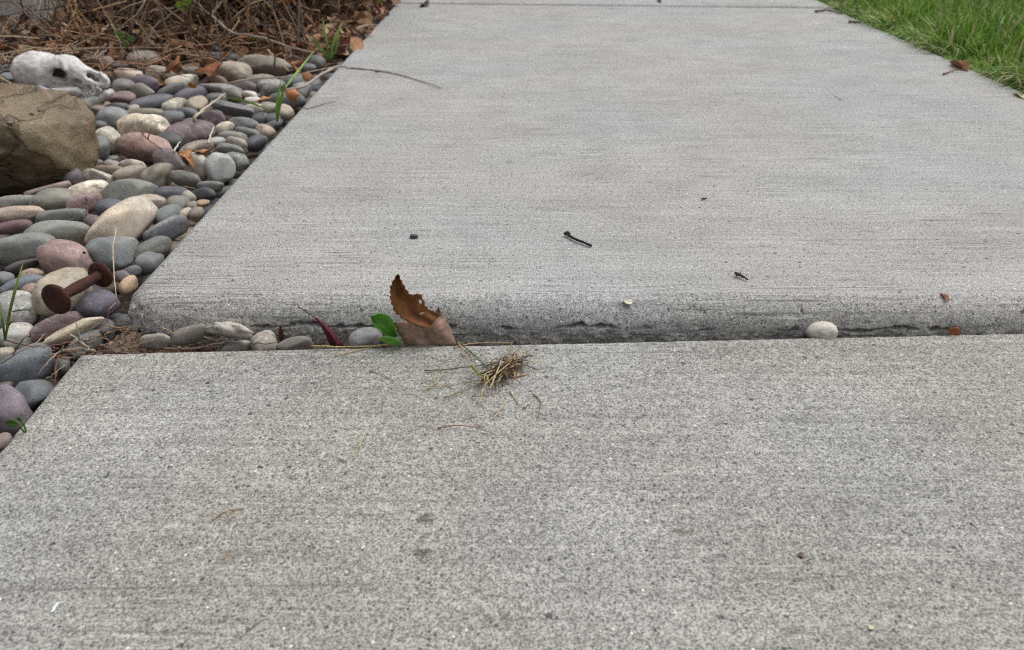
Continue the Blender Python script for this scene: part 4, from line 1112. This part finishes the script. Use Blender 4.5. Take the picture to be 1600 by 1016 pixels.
# loose straws on the near slab
SN = 'straws lying on the near slab'
zs = ZN + .0012
twig('dry_straw', pline([(487, 541), (540, 542), (590, 540), (632, 534)], [zs + .002, zs + .002, zs + .001, zs]), 2.4, 'b8a070', 'long golden straw along the rear edge of the near slab', 'straw', SN)
twig('dry_straw', pline([(523, 556), (560, 547), (598, 540), (630, 536)], zs), 2.0, 'b5a67c', 'pale straw slanting up to the green leaves', 'straw', SN)
twig('dry_straw', pline([(708, 543), (745, 536), (800, 536)], zs), 1.8, 'b09a72', 'thin straw at the rear edge right of the mauve brown leaf', 'straw', SN)
twig('dry_straw', pline([(577, 579), (598, 586), (616, 596)], zs), 1.8, '8a7068', 'faint reddish straw left of the dried grass clump', 'straw', SN)
twig('dry_straw', pline([(683, 669), (710, 665), (737, 667), (770, 677)], [zs, zs + .002, zs + .002, zs]), 2.6, '8c7060', 'curved brown straw below the dried grass clump', 'straw', SN)
twig('dry_straw', pline([(740, 660), (756, 668)], zs), 1.6, 'a07c70', 'tiny pink brown straw beside the curved brown one', 'straw', SN)
twig('dry_straw', pline([(552, 718), (561, 697), (575, 673)], zs), 2.0, 'bba988', 'pale straw pointing up, left of the curved brown one', 'straw', SN)
twig('dry_straw', pline([(527, 716), (543, 722)], zs), 2.4, '7e7458', 'short olive straw at the foot of the pale upright one', 'straw', SN)
twig('dry_straw', pline([(331, 813), (350, 800), (383, 793)], zs), 2.2, '96866c', 'tan straw on the stain at lower left of the near slab', 'straw', SN)
twig('dry_straw', pline([(833, 616), (844, 626), (843, 642), (840, 655)], zs), 2.0, '6f6a50', 'dark bent straw right below the dried grass clump', 'straw', SN)
twig('dry_straw', pline([(770, 655), (784, 637), (799, 620)], zs), 2.2, 'b4a680', 'pale straw leading down from the dried grass clump', 'straw', SN)
twig('dry_straw', pline([(817, 638), (830, 631)], zs), 1.8, '6a5c4a', 'short dark straw right of the pale leading one', 'straw', SN)
twig('dry_straw', pline([(796, 610), (806, 625), (814, 635)], zs), 2.0, 'a8946c', 'tan straw hanging from the clump to the lower right', 'straw', SN)

# dried grass clump
def clump():
    c = P(780, 590, ZN); rt = empty('dried_grass_clump', c); r = np.random.default_rng(4)
    hand = [([(663, 579), (690, 578), (725, 574), (760, 570), (782, 563)], '5c6238', 2.2), ([(720, 536), (740, 556), (765, 579)], '55603a', 2.2), ([(730, 545), (750, 562), (764, 580)], '4f5a34', 2.0),
            ([(664, 597), (690, 588), (712, 580)], 'a8986c', 1.6), ([(662, 610), (682, 597), (693, 582)], 'b2a47c', 1.8), ([(668, 603), (690, 603), (702, 600)], 'b09c78', 2.0),
            ([(694, 622), (725, 610), (755, 597)], '8e7a58', 2.2), ([(749, 631), (755, 608), (763, 590)], 'b3a37a', 2.4), ([(742, 618), (743, 606)], '8c7455', 2.2), ([(765, 608), (773, 590), (783, 565)], 'c2b28c', 2.6),
            ([(755, 605), (775, 585), (797, 567)], 'b8a67e', 2.4), ([(790, 560), (797, 547), (801, 534)], '8f8058', 1.6), ([(716, 535), (730, 560), (740, 578)], 'a58c60', 2.0), ([(738, 572), (748, 584), (760, 588)], '748a3a', 4.2), ([(800, 590), (815, 588), (826, 585)], '6f5240', 3.4), ([(801, 582), (820, 586), (838, 583)], 'ab9468', 1.6), ([(690, 565), (705, 562), (725, 576)], '9c7c6c', 1.4), ([(737, 620), (770, 616), (790, 608)], '9b8560', 1.8), ([(700, 590), (704, 604)], 'a0846c', 1.4)]
    for i, (pp, hx, wd) in enumerate(hand):
        zz = ZN + .002 + .012 * np.array([max(0, 1 - math.hypot(a - 780, (b - 583) * 1.6) / 75) for a, b in pp])
        o = twig('straw', [P(a, b + 0, z_) for (a, b), z_ in zip(pp, zz)], wd, hx, None, parent=rt, jit=.0003); child_of(o, rt)
    A = Acc()
    for i in range(170):
        a = (1.05 if r.random() < .7 else r.uniform(0, 3.14)) + r.normal(0, .45) + (math.pi if r.random() < .45 else 0); ln = abs(r.normal(.011, .005)) + .004
        t_ = r.normal(0, 1); b0 = P(784 + 13 * t_ + r.normal(0, 4), 584 - 7 * t_ + r.normal(0, 4), ZN + .001); b0[2] += r.uniform(0, .007)
        e = b0 + np.array([ln * math.cos(a), ln * math.sin(a), r.normal(-.001, .003)]); e[2] = max(e[2], ZN + .0008)
        q = resample([b0, (b0 + e) / 2 + r.normal(0, .0015, 3) * [1, 1, .5] + [0, 0, .002], e], 5)
        q[:, 2] = np.maximum(q[:, 2], ZN + .0006)
        V, F_ = tube_mesh(q, np.linspace(.00055, .0003, 5) * r.uniform(.7, 1.3), 4)
        A.add(V, F_, np.array(lin(r.choice(['b5a680', '9a8864', '7a6650', '5f4e40', 'c4b898', '6c5644', '4a3a30', '6a6844', '55402f']))))
    o = A.build('straw_mass', M['twig']); tag(o, kind='stuff'); child_of(o, rt)
    return tag(rt, 'clump of dried grass and straw lying on the near slab', 'dried grass')
clump()

# small weed leaves at the left edge and in the shrub
def weed(label, spots, hx, y=None, z=None, stem=True, group='small green weeds'):
    pts = [(P(a, b, z) if z is not None else PY(a, b, y)) for a, b, *_ in spots]; foot = np.mean(pts, axis=0); foot = foot + [0, .005, -.02]
    rt = empty('leafy_weed', foot)
    for i, (p, (a, b, w_, h_, an)) in enumerate(zip(pts, spots)):
        k = ppm(p); n = 7; t = math.radians(an); V = []; rr = np.random.default_rng(int(a * 7 + b))
        for j in range(n):
            q = j / (n - 1); u = w_ / k * (q - .5); wv = .5 * h_ / k * math.sin(math.pi * min(1, .04 + q * .96)) ** .75
            for sg in (-1, -.5, 0, .5, 1):
                v_ = sg * wv; V.append(p + np.array([u * math.cos(t) - v_ * math.sin(t), -.35 * abs(v_) + .25 * v_ - .3 * u * u * k / w_, u * math.sin(t) + v_ * math.cos(t) + .2 * abs(v_)]))
        F2 = [(j * 5 + m_, j * 5 + m_ + 1, j * 5 + m_ + 6, j * 5 + m_ + 5) for j in range(n - 1) for m_ in range(4)]
        cc_ = np.array(lin(hx)) * rr.uniform(.75, 1.1) * np.array([1.0, .92, .7, .92, 1.0] * n)[:, None]
        o = mesh_obj('leaf', V, F2, M['green'], None, True, cc_, .0003); child_of(o, rt)
        V, F_ = tube_mesh(resample([foot, (foot + p) / 2 + [.001, 0, .004], p], 5), .0007, 5)
        o = mesh_obj('stem', V, F_, M['green'], None, True, np.array(lin(hx)) * .8 * np.ones((len(V), 3))); child_of(o, rt)
    tag(rt, label, 'weed', group)
weed('tiny weed with two round green leaves beside the mauve pebble', [(20, 661, 21, 13, -5), (31, 655, 9, 8, 20)], '5f8a3c', z=-.012)

# ------------------------------------------------------------------ leaf litter
def leaf_geo(r, size):
    "small curled leaf of 2 x 5 quads"
    n = 5; V = []; curl = r.uniform(-2.2, 2.6); bend = r.uniform(-1.2, 1.2); wd = r.uniform(.28, .5)
    for i in range(n + 1):
        t = i / n; w_ = wd * math.sin(math.pi * min(.96, .06 + t * .92)) ** .8
        cx = math.sin(bend * t) / bend if abs(bend) > .05 else t; cz = (1 - math.cos(bend * t)) / bend if abs(bend) > .05 else 0
        for s_ in (-1, 0, 1):
            V.append((cx + r.uniform(-.03, .03), s_ * w_ * math.cos(curl * .45) + r.uniform(-.03, .03), cz + abs(s_) * w_ * math.sin(curl * .45)))
    F_ = [(i * 3 + j, i * 3 + j + 1, i * 3 + j + 4, i * 3 + j + 3) for i in range(n) for j in (0, 1)]
    return (np.array(V) - [.5, 0, 0]) * size, F_
LEAFCOL = ['9a7358', 'ab8264', '806150', 'b8977a', '8c6656', '6a5044', 'c2a688', '94684f', 'a57c5c', '7a6254']
def litter():
    A = Acc(); r = np.random.default_rng(21); n = 0
    while n < 5200:
        x = r.uniform(-1.9, XL + .01); y = r.uniform(1.28, 3.2)
        edge = 1.56 + .10 * math.sin(6 * x + 1) + .22 * float(ss(-.75, -.5, x))
        if y < edge + r.exponential(.05) - .05: continue
        if x > XL - .02 and y < 1.8: continue
        z = bed_height(x, y) + .012 + r.uniform(0, .03) * (.4 + float(ss(edge, edge + .25, y)))
        V, F_ = leaf_geo(r, r.uniform(.016, .044))
        Q = np.array(Euler((r.normal(0, .6), r.normal(0, .5), r.uniform(0, 6.28))).to_matrix())
        A.add(V @ Q.T + [x, y, z], F_, np.array(lin(LEAFCOL[r.integers(len(LEAFCOL))])) * r.uniform(.6, 1.25)); n += 1
    for _ in range(1700):                                   # broken stalks in the litter
        x = r.uniform(-1.8, XL - .01); y = r.uniform(1.5, 3.0)
        if y < 1.52 + .22 * float(ss(-.75, -.5, x)) + r.uniform(-.08, .1): continue
        a = r.uniform(0, 6.28); ln = r.uniform(.03, .16); z = bed_height(x, y) + r.uniform(.015, .065)
        e = np.array([x + ln * math.cos(a), y + ln * math.sin(a), z + r.normal(0, .015)]); b = np.array([x, y, z])
        if e[0] > XL: continue
        q = resample([b, (b * 2 + e) / 3 + r.normal(0, .012, 3), (b + 2 * e) / 3 + r.normal(0, .012, 3), e], 7); V, F_ = tube_mesh(q, np.linspace(.0012, .0007, 7) * r.uniform(.6, 1.6), 4)
        A.add(V, F_, np.array(lin(r.choice(['b99f80', 'a08468', 'cdb698', '7f6a58', 'a4907c', 'a87c60']))))
    return A.build('leaf_litter', M['leaf'])
tag(litter(), 'brown dead leaves and broken stalks heaped beneath the dry shrub', 'leaf litter', kind='stuff')
# scraps of leaf one can pick out among the pebbles
DL = 'dead leaves among the pebbles'
def curled(cx, cy, w, hx, label, z, seed):
    r = np.random.default_rng(seed); c = P(cx, cy, z); V, F_ = leaf_geo(r, w / ppm(c)); V = V + r.normal(0, .05 * w / ppm(c), V.shape)
    Q = np.array(Euler((r.normal(0, .5), r.normal(0, .4), r.uniform(-.9, .9))).to_matrix())
    o = mesh_obj('dead_leaf', V @ Q.T, F_, M['leaf'], None, True, np.array(lin(hx)) * np.ones((len(V), 3)), .0004); o.location = Vector(c)
    tag(o, label, 'leaf', DL)
curled(294, 247, 36, 'b88660', 'curled orange leaf between the mauve pebble and the upright pale one', .004, 31)
curled(316, 235, 30, 'ac8260', 'small orange leaf scrap on the brown stone by the walk', .006, 32)
curled(326, 108, 42, '94603f', 'rusty red leaf left of the round tan pebble', .008, 33)
curled(272, 104, 40, '9c6848', 'rusty orange leaf scrap behind the smooth cream oval pebble', .006, 34)
curled(301, 133, 13, 'b98448', 'tiny orange scrap on the right end of the cream oval pebble', .008, 35)
curled(455, 145, 26, 'b07850', 'orange leaf scrap on the grey slate pebble by the walk', .006, 36)
curled(414, 158, 24, 'b88c6a', 'tan orange leaf scrap beside the white cream pebbles', .006, 37)
curled(478, 119, 18, 'b0805c', 'orange leaf crumb under the twig fork', .008, 38)
curled(22, 97, 34, '5c3438', 'dark maroon leaf left of the skull', .01, 39)
curled(448, 9, 30, 'a86a34', 'orange brown leaf hanging at the top in the shrub', .07, 40)
curled(134, 397, 14, '6e3a34', 'dark red scrap between the rosy red and blue grey blunt pebbles', .0, 41)
curled(340, 268, 14, 'a35c40', 'rust coloured scrap under the pale blue green pebble', -.016, 42)

# ------------------------------------------------------------------ dry shrub
def shrub():
    base = np.array([-.60, 2.30, .02]); rt = empty('dry_shrub', base); r = np.random.default_rng(8)
    def stem(pix, y, wpx, hx, dy=0.0):
        ys = np.linspace(y, y + dy, len(pix)); o = twig('stem', [PY(a, b, q) for (a, b), q in zip(pix, ys)], wpx, hx, None, parent=rt, jit=.0006, taper=.8); child_of(o, rt)
    T, G_, R2 = 'a98c6c', '948a80', '8a5f48'
    for pix, y, wpx, hx in (
        ([(108, -12), (120, 13), (136, 34), (157, 55)], 1.75, 2.8, T), ([(8, -8), (38, 19), (55, 38), (79, 53), (115, 66)], 1.7, 3, '8f7560'), ([(78, -10), (72, 38), (64, 70)], 1.72, 2.6, 'b09878'),
        ([(210, -10), (207, 20), (206, 55)], 1.75, 2.6, 'a39890'), ([(142, 17), (170, 10), (198, 2)], 1.8, 3, T), ([(127, 34), (125, 47), (129, 76)], 1.68, 2.2, 'b39a7c'), ([(221, 23), (245, 16), (272, 13)], 1.85, 3, G_),
        ([(174, 38), (187, 66), (192, 85), (188, 98)], 1.55, 2.2, 'b5a594'), ([(213, 36), (225, 49), (232, 77)], 1.65, 3, 'a0907e'), ([(336, 32), (343, 74), (347, 100)], 1.55, 2.6, '8f7a74'), ([(470, 6), (472, 40), (474, 70)], 1.8, 3, '7f766e'),
        ([(402, 38), (425, 40), (447, 40)], 1.9, 3, '8d8078'), ([(96, 60), (112, 30), (119, 10), (112, -10)], 1.8, 2.4, 'b49a78'), ([(110, 8), (112, 30), (128, 50), (150, 62)], 1.72, 2.4, 'a07a58'), ([(180, -8), (192, 12), (212, 28)], 1.85, 2.6, T),
        ([(232, -8), (222, 14), (214, 32)], 1.8, 2.6, 'b39c82'), ([(232, 66), (240, 44), (262, 26), (290, 8)], 1.75, 2.2, G_), ([(275, 10), (300, 33), (305, 60)], 1.9, 3.4, '8a7f78'), ([(300, -8), (312, 30), (320, 52)], 1.9, 3.4, '7a6a60'),
        ([(326, 24), (340, 12), (352, -8)], 1.9, 3.4, 'b0a08c'), ([(382, 26), (386, 6), (380, -8)], 1.95, 2.6, '8a5a44'), ([(392, 30), (410, 12), (424, -6)], 2.0, 3.6, '85786c'), ([(308, 24), (318, 45), (331, 60), (349, 64)], 1.7, 2.4, '7f6a5c'),
        ([(350, 45), (372, 22), (400, 10), (420, 4)], 1.95, 3, '9b8b7c'), ([(420, 25), (434, 52), (444, 66)], 1.85, 2.2, '8a6a54'), ([(512, 42), (528, 62), (541, 74)], 1.9, 3, 'b09c84'), ([(60, 20), (64, 0), (66, -10)], 1.8, 2, 'a39078'), ([(250, 60), (232, 40), (200, 30), (160, 24)], 1.8, 2.4, '9c8468')):
        stem(pix, y, wpx, hx, .05)
    A = Acc()
    for i in range(820):
        b = base + np.array([r.normal(-.10, .22), r.normal(-.10, .2), 0]); b[2] = bed_height(b[0], b[1]) + .005
        if b[0] > XL - .06: continue
        a = r.uniform(0, 6.28); ln = r.uniform(.15, .55); lean = r.uniform(.15, .95)
        e = b + np.array([ln * lean * math.cos(a), ln * lean * math.sin(a), ln * (1.05 - lean)])
        if e[0] > XL + .02: e[0] = XL - .02
        e[2] = max(e[2], .03); mid = (b + e) / 2 + np.array([0, 0, ln * .22 * lean]) + r.normal(0, .03, 3)
        q = resample([b, mid, e], 8, .004, i); V, F_ = tube_mesh(q, np.linspace(.0019, .0009, 8) * r.uniform(.6, 1.5), 4)
        A.add(V, F_, np.array(lin(r.choice(['a98c6c', '8f7355', '94867a', '6f5a4c', '5d4a40', '4a3a32', '55443a']))) * r.uniform(.6, 1.1))
    o = A.build('twig_mass', M['twig']); tag(o, kind='stuff'); child_of(o, rt)
    A = Acc()
    for i in range(6500):                                     # dry crown above
        d = r.normal(0, 1, 3); d /= np.linalg.norm(d); rad = r.uniform(.35, 1) ** .6
        p = base + np.array([-.05, .10, .27]) + d * rad * np.array([.34, .40, .27])
        if p[0] > XL + .0 or p[2] < .075: continue
        V, F_ = leaf_geo(r, r.uniform(.03, .06)); Q = np.array(Euler(tuple(r.uniform(0, 6.28, 3))).to_matrix())
        A.add(V @ Q.T + p, F_, np.array(lin(r.choice(['6e4630', '8a5a3a', '5a4a2c', '5f6a34', '7a4a38', '6a5a3c']))) * r.uniform(.6, 1.1))
    o = A.build('crown', M['leaf']); child_of(o, rt)
    return tag(rt, 'dry shrub with tangled bare stems over the leaf litter', 'shrub')
shrub()
FT = 'fallen twigs on the leaf litter'
twig('fallen_twig', pline([(85, 83), (149, 76), (234, 75), (290, 79), (345, 86)], [.025, .028, .025, .022, .015]), 3.4, '8d7a68', 'long thin twig lying flat behind the skull along the litter edge', group=FT)
twig('fallen_twig', pline([(170, 108), (215, 110), (268, 116), (300, 121)], [.016, .018, .014, .010]), 2, '7a6a5c', 'thin brown twig lying over the beige grey pebble', group=FT)
twig('fallen_twig', [PY(a, b, y) for a, b, y in ((290, 5, 2.0), (328, 23, 1.85), (360, 50, 1.7), (389, 55, 1.66), (419, 62, 1.62), (453, 74, 1.56), (490, 82, 1.5))], 5, '9a8d80', 'thick grey twig sweeping down from the shrub towards the walk', group=FT)
twig('fallen_twig', [PY(a, b, y) for a, b, y in ((556, 46, 1.78), (572, 40, 1.82), (590, 40, 1.84))], 5, '8f7a68', 'short tan twig sticking out over the walk edge at the litter', group=FT)
twig('fallen_twig', pline([(418, 78), (432, 92), (452, 112)], [.03, .024, .016]), 3, 'b5a284', 'pale straw leaning on the long sage brown pebble', group=FT)
twig('fallen_twig', pline([(148, 92), (162, 82), (176, 70)], [.016, .022, .03]), 4, '85776a', 'short grey stick behind the skull forehead', group=FT)
weed('small weed with lobed green leaves above the skull', [(189, 56, 16, 11, 20), (205, 61, 12, 8, -30), (180, 52, 9, 7, 50), (197, 67, 9, 6, 0)], '6a9440', y=1.62)
weed('bright green leaf sprig at the top of the shrub', [(280, 8, 14, 9, 30), (290, 5, 14, 9, -10), (285, 12, 11, 7, -40), (297, 2, 9, 6, 0)], '93a83c', y=1.75)
weed('yellowish green sprig in the dry stems near the walk', [(400, 48, 10, 8, 40), (404, 62, 8, 7, 0), (395, 60, 8, 6, 60)], '8c8a3c', y=1.8)
weed('small green weed at the far corner of bed and walk', [(606, 4, 16, 7, 10), (594, 2, 14, 7, -20), (530, 6, 9, 12, 80), (512, 10, 10, 14, 60)], '8c9c40', y=2.3)

# ------------------------------------------------------------------ lawn blades
def lawn():
    A_v, A_f, A_c = [], [], []; r = np.random.default_rng(3)
    Nn = 24000; nseg = 4
    d = np.concatenate([r.exponential(.16, Nn * 2 // 3), r.uniform(0, 1.5, Nn - Nn * 2 // 3)]); x = XR + .006 + d
    y = r.uniform(.85, 3.1, Nn) ; keep = (x < 2.4); x, y, d = x[keep], y[keep], d[keep]; n = len(x)
    h = r.uniform(.03, .082, n) * (.75 + .25 * np.tanh(d / .08)); az = r.uniform(0, 2 * np.pi, n); lean = np.abs(r.normal(.28, .25, n))
    out = (d < .05) & (r.random(n) < .75)
    az = np.where(out, np.pi + r.normal(0, .7, n), az); lean = np.where(out, r.uniform(.45, 1.35, n), lean); clump_ = fbm(np.stack([x * 14, y * 14, x * 0], -1), 7, 2); h = h * (1 + .35 * clump_)
    wd = r.uniform(.0012, .0032, n); pal = np.array([lin(c) for c in ('6f9438', '5c842c', '80a244', '8aa454', '4c7028', 'a4a86c', '729c3a')])
    ci = r.choice(len(pal), n, p=[.22, .22, .17, .12, .12, .06, .09]); col = pal[ci] * r.uniform(.75, 1.2, n)[:, None]
    dead = r.random(n) < np.where(d < .06, .15, .07); col = col * (1 + .22 * fbm(np.stack([x * 9, y * 9, x * 0], -1), 17, 2))[:, None]; col[dead] = np.array(lin('cabd90')) * .95
    z0 = -.022 + .015 * ss(XR, XR + .3, x)
    V = np.zeros((n, nseg + 1, 2, 3)); C = np.zeros((n, nseg + 1, 2, 3))
    tw = r.uniform(0, 2 * np.pi, n)
    for k in range(nseg + 1):
        t = k / nseg; th = lean * (t ** 1.3) * 1.5
        hor = h * t * np.sin(th) ; ver = h * t * np.cos(th * .75)
        px = x + hor * np.cos(az); py = y + hor * np.sin(az); pz = np.maximum(z0 + ver, np.where(px < XR, .002 + .003 * r.random(n), z0))
        w_ = wd * (1 - t ** 2.2) + .00008
        sx, sy = -np.sin(tw), np.cos(tw)
        for q, sg in ((0, -1), (1, 1)):
            V[:, k, q, 0] = px + sg * w_ * sx; V[:, k, q, 1] = py + sg * w_ * sy; V[:, k, q, 2] = pz
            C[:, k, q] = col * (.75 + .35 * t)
    idx = np.arange(n)[:, None] * (2 * (nseg + 1)); F_ = []
    for k in range(nseg):
        F_.append(np.concatenate([idx + 2 * k, idx + 2 * k + 1, idx + 2 * k + 3, idx + 2 * k + 2], 1))
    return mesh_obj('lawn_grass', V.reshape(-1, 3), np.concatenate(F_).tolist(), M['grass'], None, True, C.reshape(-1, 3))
tag(lawn(), 'green lawn grass spilling over the right edge of the walk', 'grass', kind='stuff')
